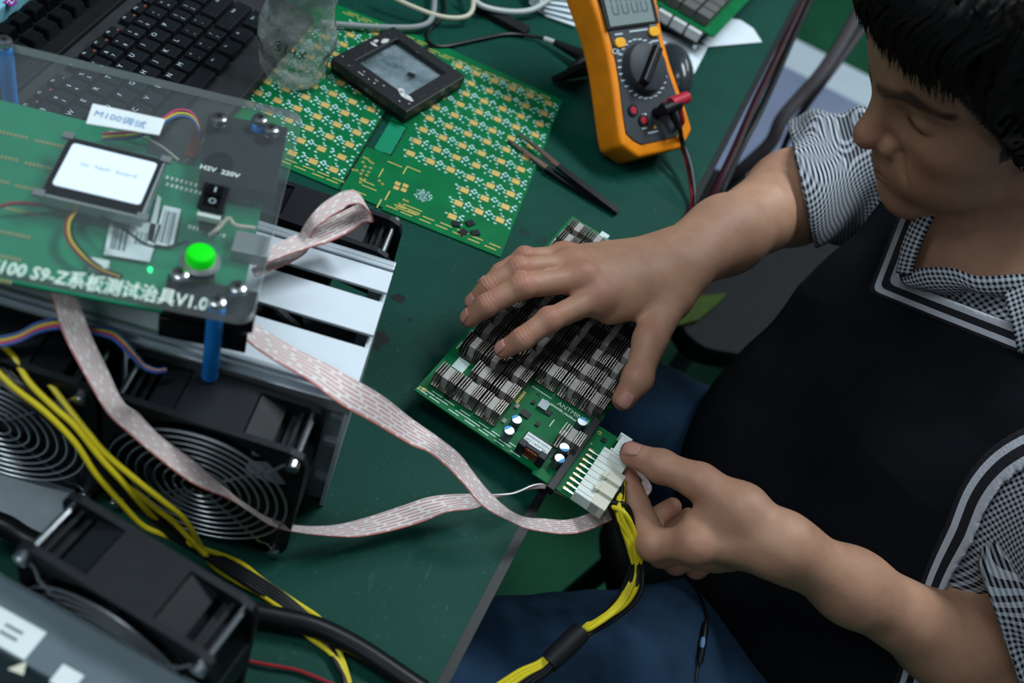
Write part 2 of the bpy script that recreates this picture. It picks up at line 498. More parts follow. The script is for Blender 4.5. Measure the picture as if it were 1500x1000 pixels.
def sdf_mesh(fn, lo, hi, cell, project=True):
    lo, hi = V3(lo), V3(hi)
    n = np.ceil((hi - lo) / (cell * 16)).astype(int) + 1
    C = np.stack(np.meshgrid(*[np.arange(k) for k in n], indexing='ij'), -1).reshape(-1, 3).astype(np.int64)
    size = 16
    while True:
        ctr = lo + (C + 0.5).astype(np.float32) * (cell * size)
        d = fn(ctr)
        C = C[np.abs(d) < cell * size * 1.15 + 0.0005]
        if size == 1: break
        s = 4
        off = np.stack(np.meshgrid(*[np.arange(s)] * 3, indexing='ij'), -1).reshape(-1, 3)
        C = (C[:, None, :] * s + off[None]).reshape(-1, 3)
        size //= s
    B = np.int64(1 << 20)
    key = lambda c: (c[..., 0] * B + c[..., 1]) * B + c[..., 2]
    off = np.array([(i, j, k) for i in (0, 1) for j in (0, 1) for k in (0, 1)], np.int64)
    ck = key(C[:, None, :] + off[None])
    uk, inv = np.unique(ck.ravel(), return_inverse=True)
    up = np.stack([uk // (B * B), (uk // B) % B, uk % B], -1)
    val = fn(lo + up.astype(np.float32) * cell)
    cv = val[inv].reshape(-1, 8)
    act = (cv < 0).any(1) & (cv >= 0).any(1)
    C, cv = C[act], cv[act]
    E_ = [(0, 1), (2, 3), (4, 5), (6, 7), (0, 2), (1, 3), (4, 6), (5, 7), (0, 4), (1, 5), (2, 6), (3, 7)]
    acc = np.zeros((len(C), 3)); cnt = np.zeros(len(C))
    for a, b in E_:
        va, vb = cv[:, a], cv[:, b]; x = (va < 0) != (vb < 0)
        t = np.where(x, va / np.where(x, va - vb, 1), 0)
        p = off[a] + t[:, None] * (off[b] - off[a])
        acc[x] += p[x]; cnt[x] += 1
    verts = lo + (C + acc / cnt[:, None]) * cell
    kk = key(C); order = np.argsort(kk); sk = kk[order]
    def find(c):
        q = key(c); i = np.searchsorted(sk, q); i = np.minimum(i, len(sk) - 1)
        return np.where(sk[i] == q, order[i], -1)
    faces = []
    for ax, (u, v) in ((0, (1, 2)), (1, (2, 0)), (2, (0, 1))):
        e = np.zeros(3, np.int64); e[ax] = 1
        b = 4 if ax == 0 else 2 if ax == 1 else 1
        x = (cv[:, 0] < 0) != (cv[:, b] < 0)
        c = C[x]; inside = cv[x, 0] < 0
        du = np.zeros(3, np.int64); du[u] = 1; dv = np.zeros(3, np.int64); dv[v] = 1
        q = np.stack([find(c), find(c - du), find(c - du - dv), find(c - dv)], -1)
        ok = (q >= 0).all(1); q, ins = q[ok], inside[ok]
        q[~ins] = q[~ins][:, ::-1]
        faces.append(q)
    faces = np.concatenate(faces)
    if project:
        p = verts.astype(np.float32); h = cell * 0.4
        d = fn(p); g = np.stack([fn(p + V3(e) * h) - d for e in ((1, 0, 0), (0, 1, 0), (0, 0, 1))], -1) / h
        st = d[:, None] * g / np.maximum((g * g).sum(1, keepdims=True), 0.25)
        L = np.sqrt((st * st).sum(1, keepdims=True)); st *= np.minimum(1, cell * 0.8 / np.maximum(L, 1e-9))
        verts = p - st
    return np.asarray(verts, float), faces

def np_mesh(name, verts, faces, mats):
    me = bpy.data.meshes.new(name)
    me.vertices.add(len(verts)); me.vertices.foreach_set('co', verts.astype(np.float32).ravel())
    me.loops.add(faces.size); me.loops.foreach_set('vertex_index', faces.astype(np.int32).ravel())
    me.polygons.add(len(faces)); me.polygons.foreach_set('loop_start', np.arange(0, faces.size, 4, dtype=np.int32))
    for m in (mats if isinstance(mats, (list, tuple)) else [mats]): me.materials.append(m)
    me.polygons.foreach_set('use_smooth', np.ones(len(faces), bool))
    me.update(calc_edges=True); me.validate()
    return me
# ================================================================== the setting
def floor_mat():
    k = NT('painted_floor')
    f = k.ramp(k.noise(5, 5), 0.35, 0.7)
    k.base(k.mix(f, lin((16, 66, 44)), lin((24, 84, 58))))
    k.b.inputs['Roughness'].default_value = 0.7; k.b.inputs['Specular IOR Level'].default_value = 0.1
    return k.m
fl = MB().box((0.6, 1.6, -0.02), (7.0, 7.0, 0.04)).build('floor', floor_mat()); tag(fl, kind='structure')
def strip(name, p0, p1, w, m, z):
    d = (p1 - p0); L = d.length; d.normalize(); nrm = Vector((-d.y, d.x, 0))
    q = [p0 - d * 2 , p1 + d * 2, p1 + d * 2 + nrm * w, p0 - d * 2 + nrm * w]
    mb = MB().prism([(v.x, v.y) for v in q], 0.0, z)
    return tag(mb.build(name, m), kind='structure')
la, lb = at(1151, 51, -T), at(1260, 106, -T); lc = at(1128, 87, -T)
dd = (lb - la).normalized(); wid = abs((lc - la).dot(Vector((-dd.y, dd.x, 0))))
strip('trim_1', la, lb, -wid, mat('white_floor_line', (196, 212, 222), 0.5, var=0.05, vscale=6), 0.002)
strip('trim_2', lc, lc + (lb - la), -0.78, mat('grey_blue_floor', (128, 140, 168), 0.5, var=0.08, vscale=5), 0.0015)
wl = MB().box((0.6, 5.05, 1.4), (7.0, 0.1, 2.8)).build('wall_back', mat('wall_paint', (150, 158, 160), 0.8)); tag(wl, kind='structure')

# ------------------------------------------------------------------ workbench
EDGE = [(0.0450, 0.279), (0.1570, 1.327)]
def edge_x(y): return EDGE[0][0] + (y - EDGE[0][1]) * (EDGE[1][0] - EDGE[0][0]) / (EDGE[1][1] - EDGE[0][1])
def table_mat():
    k = NT('green_mat')
    tc = k.n('TexCoord').outputs['Object']
    f = k.ramp(k.noise(9, 5, tc), 0.3, 0.75)
    c = k.mix(f, lin((3, 54, 45)), lin((8, 66, 55)))
    g = k.ramp(k.noise(260, 3, tc), 0.62, 0.8)
    c = k.mix(k.math('MULTIPLY', g, 0.25), c, lin((90, 128, 112)))
    # grey rubbed scratches
    mp = k.n('Mapping'); mp.inputs['Scale'].default_value = (60, 9, 1); mp.inputs['Rotation'].default_value = (0, 0, 0.7)
    k.t.links.new(tc, mp.inputs[0])
    s = k.math('MULTIPLY', k.ramp(k.noise(3.0, 6, mp.outputs[0], 0.7), 0.60, 0.8), k.ramp(k.noise(11, 3, tc), 0.45, 0.7))
    c = k.mix(k.math('MULTIPLY', s, 0.35), c, lin((110, 140, 126)))
    # small worn-through black patches, oily spots and soft finger shadows painted into the mat
    dn = k.noise(110, 4, tc, 0.65)
    blk = None
    for (px, py, r, st) in ((583, 437, .0062, 1), (557, 493, .0085, 1), (549, 506, .006, 1), (601, 468, .0028, .8), (768, 340, .006, .45), (795, 352, .008, .3), (640, 497, .018, .18), (690, 520, .012, .15)):
        p = at(px, py, 0)
        vd = k.n('VectorMath'); vd.operation = 'DISTANCE'; k.t.links.new(tc, vd.inputs[0]); vd.inputs[1].default_value = (p.x, p.y, 0.0)
        e = k.math('ADD', k.math('DIVIDE', vd.outputs['Value'], r), k.math('MULTIPLY', k.math('SUBTRACT', dn, 0.5), 2.2))
        b = k.math('MULTIPLY', k.math('SUBTRACT', 1.0, k.ramp(e, 0.75, 1.05)), st)
        blk = b if blk is None else k.math('MAXIMUM', blk, b)
    c = k.mix(blk, c, lin((26, 32, 34)))
    k.base(c); k.b.inputs['Roughness'].default_value = 0.55; k.b.inputs['Specular IOR Level'].default_value = 0.12
    k.bump(k.noise(500, 3, tc), 0.12, 0.0006)
    return k.m
wb = thing('workbench', 'long workbench with a worn green rubber mat top and a black edge strip', 'table', (0, 0, 0))
y0, y1 = -0.35, 2.1
top = MB().prism([(-1.25, y0), (edge_x(y0), y0), (edge_x(y1), y1), (-1.25, y1)], -0.03, 0.0)
top.build('table_top', table_mat(), wb, loc=(0, 0, T))
e = MB().prism([(edge_x(y0) , y0), (edge_x(y0) + 0.007, y0), (edge_x(y1) + 0.007, y1), (edge_x(y1), y1)], -0.032, 0.0006)
e.build('edge_strip', M['rim'], wb, loc=(0, 0, T))
lg = None
for x, y in ((-1.15, -0.25), (-1.15, 2.0), (-0.15, -0.25), (0.1, 2.0)):
    MB().box((x, y, 0.36), (0.045, 0.045, 0.72)).build('leg', M['leg'], wb)

# ------------------------------------------------------------------ a bare circuit board panel
PO, PR = at(733, 377, .0016), 3.4
def inv(fr, p): return fr.inverted() @ p
panel = thing('circuit_board_panel', 'bare green circuit board panel with rows of gold pads lying on the mat', 'circuit board', at(733, 377, 0), PR)
PF = frame(at(733, 377, 0), PR)
TH = 0.0016
MB().prism([(0, -0.001), (0, .256), (-.146, .266), (-.146, .118), (-.128, .118), (-.128, .07), (-.152, .07), (-.152, .002), (-.112, .002), (-.112, -.001)], 0, TH).build('right_board', M['pcb'], panel)
MB().prism([(-.1545, .002), (-.1545, .266), (-.255, .262), (-.292, .21), (-.292, .004)], 0, TH).build('left_board', M['pcb'], panel)
MB().prism([(-.129, .071), (-.1455, .071), (-.1455, .117), (-.129, .117)], 0.0002, TH - .0003).build('web', M['pcb_pale'], panel)
MB().prism([(-.1545, .003), (-.1522, .003), (-.1522, .262), (-.1545, .262)], 0.0, TH - .0006).build('snap_strip', M['pcb_dark'], panel)
pad_me = MB().box((0, 0, .0003), (.0082, .0070, .0006), top=(.0078, .0066)).mesh('pad', M['pad'])
sm, dk = MB(), MB()
cols = [(-.0130, 2, 13), (-.0335, 2, 13), (-.0535, 1, 13), (-.0735, 4, 13), (-.0935, 4, 13), (-.1135, 4, 13),
        (-.1665, 1, 13), (-.186, 1, 13), (-.2058, 1, 13), (-.2255, 2, 13), (-.245, 3, 12), (-.264, 3, 11)]
def chip_bits(x, y):
    for dx, dy, w, h in ((-.0062, .0018, .002, .0012), (-.0062, -.0016, .002, .0012), (.0066, .0028, .0016, .0022), (.0066, -.0026, .0016, .0022),
                         (.0092, .001, .002, .0012), (-.0092, .0034, .0016, .0016), (0.001, .0062, .0022, .0012), (-.003, -.0064, .0022, .0012), (.0085, .006, .0022, .0014), (.0105, -.0056, .0014, .0014), (-.0012, .0086, .0012, .0012)):
        if random.random() < .86:
            sm.box((x + dx, y + dy, TH + .0002), (w * 1.3, h * 1.3, .0004))
for x, a, b in cols:
    for j in range(a, b):
        y = .0025 + .0198 * j + (.0005 if x < -.15 else .0015)
        inst('pad', pad_me, panel, (x, y, TH))
        chip_bits(x, y)
sm.build('solder_points', M['silk_soft'], panel, kind='stuff')
gl = MB()
def dash(x, y, w, h=.0011): gl.box((x, y, TH + .0001), (w, h, .0003))
for r in range(2):
    for x in np.arange(-.105, -.008, .0155):
        dash(x + .004 * r + random.uniform(-.002, .002), .0055 + r * .005 + .0007 * math.sin(x * 90), .011)
    for x in np.arange(-.285, -.16, .0155):
        dash(x + .004 * r + random.uniform(-.002, .002), .0085 + r * .0045, .011)
    for x in np.arange(-.24, -.01, .0155):
        dash(x + .004 * r, .249 + r * .004 + (0.004 if x < -.15 else -.002 + .00002), .012)
for x, y, w, h in ((-.1285, .043, .001, .013), (-.1215, .061, .014, .0011), (-.104, .0645, .014, .0011), (-.1105, .058, .0011, .011),
                   (-.1135, .018, .0012, .013), (-.1165, .0045, .0012, .012), (-.0885, .0155, .018, .001), (-.0905, .0118, .02, .001), (-.0925, .0082, .02, .001),
                   (-.135, .024, .014, .001), (-.131, .0185, .014, .001), (-.137, .008, .014, .001)):
    dash(x, y, w, h)
gl.build('gold_traces', M['gold'], panel, kind='stuff')
rings = MB()
for x, y in ((-.1485, .0535), (-.1455, .0535), (-.1425, .0515), (-.1475, .047), (-.1395, .0505), (-.1438, .0425), (-.1388, .0435), (-.1438, .0365), (-.1385, .0375), (-.1438, .0315), (-.1385, .0325), (-.1485, .0335),
             (-.1515, .0325), (-.1415, .0255), (-.138, .026), (-.1402, .0205), (-.1262, .0318), (-.1222, .0295), (-.0985, .0205), (-.0955, .0205), (-.1005, .0135), (-.0968, .0128)):
    rings.torus((x, y, TH + .0002), .0011, .0004, 12, 5, 'Z')
rings.build('plated_holes', M['gold'], panel, kind='stuff')
pad_s = MB().box((0, 0, .0003), (.0052, .0046, .0006), top=(.005, .0044)).mesh('pad', M['pad'])
for x, y in ((-.1098, .0375), (-.103, .0385), (-.1105, .0435), (-.1035, .0448)):
    inst('pad', pad_s, panel, (x, y - .006, TH))
slots = MB()
for y in np.arange(.012, .26, .0115): slots.box((-.1533, y, TH - .0004), (.0016, .0075, .0008))
for y in np.arange(.074, .118, .0115): slots.box((-.1285, y, TH + .0001), (.0014, .0072, .0003))
for x in (-.148, -.132): slots.box((x, .0705, TH + .0001), (.008, .0013, .0003))
slots.build('break_slots', M['ink'], panel, kind='stuff')
ic = MB()
for i in range(120):
    a, r = random.uniform(0, 6.28), random.uniform(.001, .0085)
    ic.box((-.0855 + r * math.cos(a), .036 + r * math.sin(a), TH + .0002), (random.choice((.0006, .0014, .0022)), random.choice((.0006, .001)), .0004), random.choice((0, 90, 45)))
ic.build('fan_out_points', M['silk_soft'], panel, kind='stuff')
chp = MB().box((0, 0, .0006), (.0075, .0062, .0012)).mesh('black_chip', M['chip'])
chl = ['loose black chip on the bare board, nearest the hand end of its four', 'loose black chip on the bare board, left one of the pair of four',
       'loose black chip on the bare board, front one of the four', 'loose black chip on the bare board, right one of the four']
for (px, py), rz, lb_ in zip(((668, 329), (688, 328), (678, 341), (696, 342)), (20, 55, 70, 40),
     ('loose black chip, back left of the four on the bare board', 'loose black chip, back right of the four on the bare board', 'loose black chip, front left of the four on the bare board', 'loose black chip, front right of the four on the bare board')):
    p = at(px, py, TH)
    o = inst('black_chip', chp, None, (p.x, p.y, T + TH + .0006), math.radians(rz))
    tag(o, lb_, 'chip', 'loose chips on the bare board')

# ------------------------------------------------------------------ heat sinks and the hash board being plugged in
def sink_mesh(white=False):
    mb = MB(); mb.box((0, 0, .001), (.0172, .018, .002))
    for x in (-.0082, -.0060, -.0038, .0038, .0056, .0074, .0090):
        h = .0145
        mb.add([(x - .0004, -.0088, .001), (x + .0004, -.0088, .001), (x + .0004, .0088, .001), (x - .0004, .0088, .001),
                (x - .0004, -.0088, h - .004), (x + .0004, -.0088, h - .004), (x + .0004, .0088, h - .004), (x - .0004, .0088, h - .004),
                (x - .0004, -.0066, h), (x + .0004, -.0066, h), (x + .0004, .0066, h), (x - .0004, .0066, h)],
               [(3, 2, 1, 0), (0, 1, 5, 4), (1, 2, 6, 5), (2, 3, 7, 6), (3, 0, 4, 7), (4, 5, 9, 8), (5, 6, 10, 9), (6, 7, 11, 10), (7, 4, 8, 11), (8, 9, 10, 11)])
    return mb
SINK = sink_mesh().mesh('heat_sink', M['fin'])
CORE = MB().box((0, 0, .0075), (.0052, .0120, .012)).mesh('core', M['core'])
def add_sink(parent, x, y, z=0.0):
    s = inst('heat_sink', SINK, parent, (x, y, z), 0)
    inst('core', CORE, s, (0, 0, 0))
    return s
HH = .022
HB = at(607, 571, HH); HR = -12.0
HF = frame(HB, HR)
hb = thing('hash_board', 'green circuit board crowded with finned heat sinks, held down by the right hand', 'circuit board', HB, HR)
def hl(px, py, h=HH): 
    v = inv(HF, at(px, py, h)); return (v.x, v.y)
MB().prism([(0, 0), (.106, 0), (.106, -.003), (.1495, -.003), (.1495, .070), (.1265, .070), (.1265, .090), (.1275, .092), (.1275, .2625), (0, .2625)], -.0016, 0).build('board', M['pcb'], hb)
for c, x in enumerate((.0145, .0345, .0545, .0745, .0945, .1140)):
    for r in range(12):
        y = .0205 + .0198 * r
        if c >= 3 and r < 3: continue
        if c == 0 and r == 1: continue
        if r == 11 and c >= 2: continue
        add_sink(hb, x, y)
_sx = hl(838, 637, HH + .013); add_sink(hb, _sx[0], _sx[1])
und = MB()
for c, x in enumerate((.0165, .0365, .0565, .0765, .0965)):
    for r in range(11):
        und.box((x, .022 + .02 * r, -.0100), (.014, .016, .0165))
und.build('underside_heat_sinks', M['under'], hb, kind='stuff')
dash_ = MB()
for r in range(3):
    for x in np.arange(.004, .10, .014):
        dash_.box((x + .005 * r + random.uniform(-.002, .002), .0028 + .0028 * r, .0001), (.009 if r != 1 else .011, .0007, .0002))
for y in np.arange(.06, .25, .016): dash_.box((.0026, y, .0001), (.0007, .009, .0002))
for x, y, w, h in ((.076, .066, .018, .0008),  (.0965, .046, .0008, .008), (.108, .256, .012, .0008), (.098, .2535, .016, .0008), (.1, .248, .014, .0008)):
    dash_.box((x, y, .0001), (w, h, .0002))
dash_.build('white_print_lines', M['silk'], hb, kind='stuff')
_a = hl(817, 590); inst('lettering', text_mesh('ANTMINER', .0058, M['silk'], align='LEFT'), hb, (*_a, .0002))
_a = hl(799, 587); inst('lettering', text_mesh('S9_XPOWER_HashBoard', .0028, M['silk'], align='LEFT', bold=.0001), hb, (*_a, .0002))
ant = MB().tube([(0, 0, .0003), (.002, .0015, .0003), (.0045, .0012, .0003)], .0005, 5)
ant.tube([(.001, .0025, .0003), (.0022, .001, .0003), (.0008, -.001, .0003)], .0003, 5).tube([(.004, .003, .0003), (.0036, .001, .0003), (.0046, -.001, .0003)], .0003, 5)
ant.build('emblem', M['silk'], hb, loc=(*hl(838, 590), 0))
inst('lettering', text_mesh('oL', .0042, M['ink'], bold=.0001), hb, (*hl(789, 578), .0002), math.radians(-8))
# capacitors
def capacitor(px, py, hpx, r=.0040, h=.0095, ang=160):
    x, y = hl(px, py, HH + h)
    b = MB().cyl((x, y, 0), (x, y, h * .9), r, 24).cyl((x, y, h * .9), (x, y, h), r, 24, r * .92, cap=True).build('capacitor', M['can'], hb, smooth=True)
    n = 24; lidv = [(x + r * .88 * math.cos(2 * math.pi * k / n), y + r * .88 * math.sin(2 * math.pi * k / n)) for k in range(n)]
    MB().prism(lidv, h - .0001, h + .0002).build('capacitor_top', M['cap_silver'], b)
    k0 = int(ang / 360 * n)
    seg = [lidv[(k0 + k) % n] for k in range(10)]
    MB().prism(seg, h + .0001, h + .00035).build('blue_mark', M['cap_blue'], b)
for c in ((757, 614, 0, .0042, .0105, 100), (746, 630, 0, .0042, .0105, 100), (827, 655, 0, .0042, .0105, 250), (820, 671, 0, .0042, .0105, 270), (853, 617, 0, .0042, .0085, 40)):
    capacitor(*c)
# inductor
ix, iy = hl(786, 651, HH + .011)
ind = MB().box((ix, iy, .0055), (.0225, .0128, .011)).box((ix - .0085, iy - .0055, .006), (.006, .006, .012)).box((ix + .0085, iy - .0055, .006), (.006, .006, .012)).build('inductor', M['chip'], hb, bevel=.0005)
coil = MB()
for k in range(5): coil.torus((ix - .004 + .002 * k, iy - .0062, .0052), .0034, .0012, 16, 6, 'Y')
coil.build('copper_coil', M['copper'], ind)
MB().box((ix, iy + .0012, .0112), (.0205, .0088, .0005)).build('label', M['label_white'], ind, label='white printed label')
inst('lettering', text_mesh('YDL4GA/1.5uH', .0030, M['ink']), ind, (ix, iy - .0008, .0116), math.pi)
inst('lettering', text_mesh('YG331R503050', .0030, M['ink']), ind, (ix, iy + .0030, .0116), math.pi)
# black bar, small chips, header
p, q = hl(871, 617, HH + .006), hl(811, 712, HH + .006)
MB().box(((p[0] + q[0]) / 2, (p[1] + q[1]) / 2, .0035), (.0062, .080, .007)).build('black_bar', M['black'], hb, bevel=.0005)
for px, py, w, d, h, m in ((769, 607, .0075, .006, .0016, 'chip'), (795, 596, .0075, .0085, .0035, 'can'), (781, 590, .003, .0034, .0016, 'chip'), (803, 605, .005, .005, .0012, 'chip'), (787, 622, .0032, .004, .0016, 'chip'),
                         (657, 580, .005, .006, .004, 'chip'), (757, 596, .003, .004, .0016, 'core'), (738, 617, .003, .004, .0012, 'core'), (884, 645, .004, .004, .0012, 'chip'), (801, 657, .02, .012, .0003, 'pcb_dark'), (735, 592, .002, .003, .0012, 'chip')):
    x, y = hl(px, py); MB().box((x, y, h / 2), (w, d, h)).build('component', M[m], hb)
x, y = hl(764, 583); 
strip_ = MB()
for k in range(7): strip_.box((x - .0008, y - .006 + .002 * k, .0003), (.0024, .0012, .0006))
strip_.build('gold_fingers', M['gold'], hb)
MB().box((hl(675, 535)[0], hl(675, 535)[1], .0003), (.010, .012, .0006)).build('foil_sticker', M['label'], hb, label='silvery white sticker')
for px, py, w in ((873, 356, .012), (893, 358, .010), (885, 345, .008)):
    MB().box((*hl(px, py), .0003), (w, .007, .0006)).build('foil_sticker', M['label'], hb, label='silvery white sticker')
for (px, py) in ((616, 569), (622, 571), (878, 634)): MB().torus((*hl(px, py), .0001), .0013, .0005, 14, 5, 'Z').build('plated_hole', M['gold'], hb)
# power header
cx, cy = .1500, .0215
hd = MB().box((cx, cy, .0055), (.0215, .0500, .011)).build('power_connector', M['white_pl'], hb, bevel=.0006)
for k in range(9): MB().box((cx - .0015, cy - .0215 + .0054 * k, .0112), (.0175, .0005, .0005)).build('rib', M['cream_pl'], hd)
MB().box((cx + .0085, cy - .0065, .0055), (.012, .037, .0118)).build('plug', M['cream_pl'], hd, bevel=.0006)
for dy in (.0005, -.0125): MB().box((cx + .0070, cy + dy, .0128), (.0150, .0036, .0026)).box((cx + .0008, cy + dy, .0135), (.0032, .0060, .0034)).build('latch', M['cream_pl'], hd, bevel=.0004)
pins, hol = MB(), MB()
for k in range(9):
    yy = cy - .0215 + .0053 * k
    pins.box((cx - .0145, yy, .0022), (.009, .0012, .0012))
    for dx in (-.0185, -.0165): hol.torus((cx + dx + .001 * (k % 2), yy + .002, .0002), .0012, .0005, 10, 5, 'Z')
pins.build('pins', M['steel'], hb, kind='stuff'); hol.build('solder_rings', M['gold'], hb, kind='stuff')
# small white socket at the far corner
sk = MB()
for k in range(9): sk.box((.1475, .0510 + .0020 * k, .0016), (.006, .0008, .0014))
sk.build('socket_pins', M['ink'], hb, kind='stuff')
inst('lettering', text_mesh('+', .004, M['silk']), hb, (*hl(866, 650), .0002))
# the plug in the hand
PLF = frame(at(906, 661, HH + .004), HR)
pl = thing('cable_plug', 'small white plug pinched between thumb and finger of the left hand', 'plug', at(906, 661, HH + .0005), HR)
MB().box((0, 0, .0045), (.0085, .0205, .008)).box((.001, 0, .0092), (.0045, .016, .0016)).build('shell', M['white_pl'], pl, bevel=.0005)
MB().box((-.001, .009, .0045), (.0102, .0022, .009)).box((-.001, -.009, .0045), (.0102, .0022, .009)).build('rim', M['white_pl'], pl, bevel=.0003)
# ------------------------------------------------------------------ keyboard
KH = .021
KO = at(249, 35, KH); KANG = 91.5                 # centre of the P key; the rows run away from the camera
KF = frame((KO.x, KO.y, T), KANG)
kb = thing('keyboard', 'dusty black keyboard with white lettered keys beside the clear bottle', 'keyboard', (KO.x, KO.y, T), KANG)
U = .01905
MB().prism(rrect(.345, .150, .008, 4, -.055 + .0 , -.0205), 0.0, .0125).build('case', M['key_case'], kb, bevel=.002)
MB().prism(rrect(.335, .0125, .002, 3, -.055, .0375), .0125, .0150).build('ridge', M['key_case'], kb)
def key_mesh(w, d=.0172):
    return MB().box((0, 0, .0040), (w, d, .006), top=(w - .0022, d - .0022)).mesh('key', M['key'], bevel=.0009, seg=2)
_km = {}
def key(x, y, w, s=None, sub=None, d=.0172, lx=-.0035, ly=.0030, size=.0066, m='legend'):
    kk = (round(w, 4), round(d, 4))
    if kk not in _km: _km[kk] = key_mesh(w, d)
    o = inst('key', _km[kk], kb, (x, y, .0135))
    if s: inst('legend', text_mesh(s, size, M[m]), o, (lx, ly, .0073))
    if sub: inst('legend', text_mesh(sub, size, M[m]), o, (lx, ly - .0072, .0073))
    return o
W1 = U - .0020
# rows: y = 0 is the QWERTY row; x = 0 is P
for i, c in enumerate('QWERTYUIOP'): key((i - 9) * U, 0, W1, c)
for i, (a, b) in enumerate((('{', '['), ('}', ']'))): key((i + 1) * U, 0, W1, a, b, size=.0046)
key(3.25 * U, 0, 1.5 * U - .0020, '|', '\\', size=.0046)
key(-10.25 * U, 0, 1.5 * U - .0020)
for i, (a, b) in enumerate(zip('!@#$%^&*()_+', '1234567890-=')): key((i - 9.5) * U, U, W1, a, b, size=.0050)
key(3.0 * U, U, 2 * U - .0020); key(-10.5 * U, U, W1, '~', '`', size=.005)
for i, c in enumerate('ASDFGHJKL'): key((i - 8.75) * U, -U, W1, c)
for i, (a, b) in enumerate(((':', ';'), ('"', "'"))): key((i + .25) * U, -U, W1, a, b, size=.0046)
key(2.9 * U, -U, 2.2 * U - .0020, 'Enter', size=.0034, lx=.008); key(-10.15 * U, -U, 1.75 * U - .0020)
for i, c in enumerate('ZXCVBNM'): key((i - 8.25) * U, -2 * U, W1, c)
for i, (a, b) in enumerate((('<', ','), ('>', '.'), ('?', '/'))): key((i - 1.25) * U, -2 * U, W1, a, b, size=.0046)
key(2.65 * U, -2 * U, 2.7 * U - .0020, 'Shift', size=.0036, lx=.006); key(-9.9 * U, -2 * U, 2.2 * U - .0020)
key(-4.6 * U, -3 * U, 5.4 * U, None); key(-1.1 * U, -3 * U, 1.25 * U - .0020, 'Alt', size=.0034, lx=-.002)
key(.25 * U, -3 * U, 1.25 * U - .0020, 'Fn', size=.0034, lx=-.002); key(1.55 * U, -3 * U, 1.25 * U - .0020, '\u2261', size=.005, lx=-.002)
key(3.1 * U, -3 * U, 1.6 * U - .0020, 'Ctrl', size=.0034, lx=-.001)
for i in range(12):
    o = key((i - 9.6 + (i // 4) * .45) * U, 2 * U - .0045, W1 * .96, 'F%d' % (i + 1), None, d=.0115, lx=-.0035, ly=.0016, size=.0036)
    MB().box((.0045, -.003, .0072), (.0028, .0012, .0004)).build('legend', M['legend_red'], o)
# the keyboard behind it
K2 = at(43, 28, .028) + Vector((-.010, 0, 0)); 
kb2 = thing('keyboard', 'glossy black keyboard with tall keys in the back left corner, behind the lettered keyboard', 'keyboard', (K2.x, K2.y, T), 91.5)
MB().prism(rrect(.40, .066, .006, 4, .02, -.012), 0.0, .016).build('case', M['black_matt'], kb2, bevel=.002)
k2 = MB().box((0, 0, .005), (.0176, .0172, .010), top=(.0128, .0132)).mesh('key', M['key_gloss'], bevel=.0012, seg=2)
for r in range(2):
    for i in range(-6, 8): inst('key', k2, kb2, (i * .0205 + r * .0055, -.0215 * r + .0215 * 0, .016))
# colourful packet in the corner
pk = at(12, 8, .02)
o = MB().box((0, 0, .0), (.10, .07, .03)).build('packet', mat('packet_cyan', (120, 180, 196), 0.4, var=0.25, vscale=25), bevel=.002)
tag(o, 'pale cyan packet with a small purple square in the back left corner', 'packet')
o.location = (at(0, 0, .03).x - .028, at(0, 0, .03).y + .012, T + .0155); o.rotation_euler = (0, 0, math.radians(91.5))
q = frame(o.location, 91.5).inverted() @ at(15, 3, .031)
MB().box((q.x, q.y, .0151), (.008, .009, .0006)).build('purple_square', mat('purple_print', (128, 48, 136), 0.5), o)
inst('lettering', text_mesh('N', .007, M['silk']), o, (q.x, q.y, .0156), math.radians(-80))

# ------------------------------------------------------------------ clear bottle
bp = at(427, 106, .003)
bt = thing('plastic_bottle', 'crumpled clear plastic bottle with black handwritten numbers, standing on the bare board', 'bottle', (bp.x, bp.y, T + TH + .0004))
prof = [(0.004, .004), (.014, .0035), (.024, .001), (.0285, .003), (.031, .010), (.0325, .019), (.0318, .024), (.0335, .030), (.0355, .040), (.0362, .050), (.035, .058), (.0325, .066), (.0305, .074), (.0300, .082), (.0315, .092), (.032, .105), (.031, .12), (.030, .135), (.024, .155), (.014, .172), (.0125, .185)]
prof = [tuple(r) for r in spline(prof, 4)]
n = 64; V = []; F = []
for i, (r, z) in enumerate(prof):
    for k in range(n):
        a = 2 * math.pi * k / n
        w = 1 + .022 * math.sin(5 * a + z * 130) + .016 * math.sin(9 * a - z * 210 + 1) + .012 * math.sin(3 * a + z * 320)
        rr = r * (1 + (w - 1) * min(1, z / .012))
        V.append((rr * math.cos(a), rr * math.sin(a), z))
for i in range(len(prof) - 1):
    for k in range(n): F.append((i * n + k, i * n + (k + 1) % n, (i + 1) * n + (k + 1) % n, (i + 1) * n + k))
MB().add(V, F).build('wall', M['bottle'], bt, smooth=True)
# handwriting wrapped on the wall, facing the camera side
hw = MB(); base_a = math.radians(-72)
def on(u, z, k=1.0): 
    a = base_a + u / .034
    r = np.interp(z, [p[1] for p in prof], [p[0] for p in prof]) * 1.045 + .0004
    return (r * math.cos(a), r * math.sin(a), z)
S = [[(-.0145, .0545), (-.0115, .0570), (-.0105, .0545), (-.0128, .0525), (-.0100, .0505), (-.0112, .0478), (-.0142, .0480)],
     [(-.0052, .0555), (-.0055, .0515), (-.0050, .0470)], [(-.0005, .0545), (-.0020, .0510), (.0035, .0512)], [(.0022, .0545), (.0020, .0465)],
     [(.0060, .0530), (.0105, .0460)], [(.0108, .0535), (.0062, .0455)]]
for st in S:
    hw.tube([on(*p) for p in spline(st, 5)], .00045, 5)
hw.build('handwriting', M['ink'], bt)

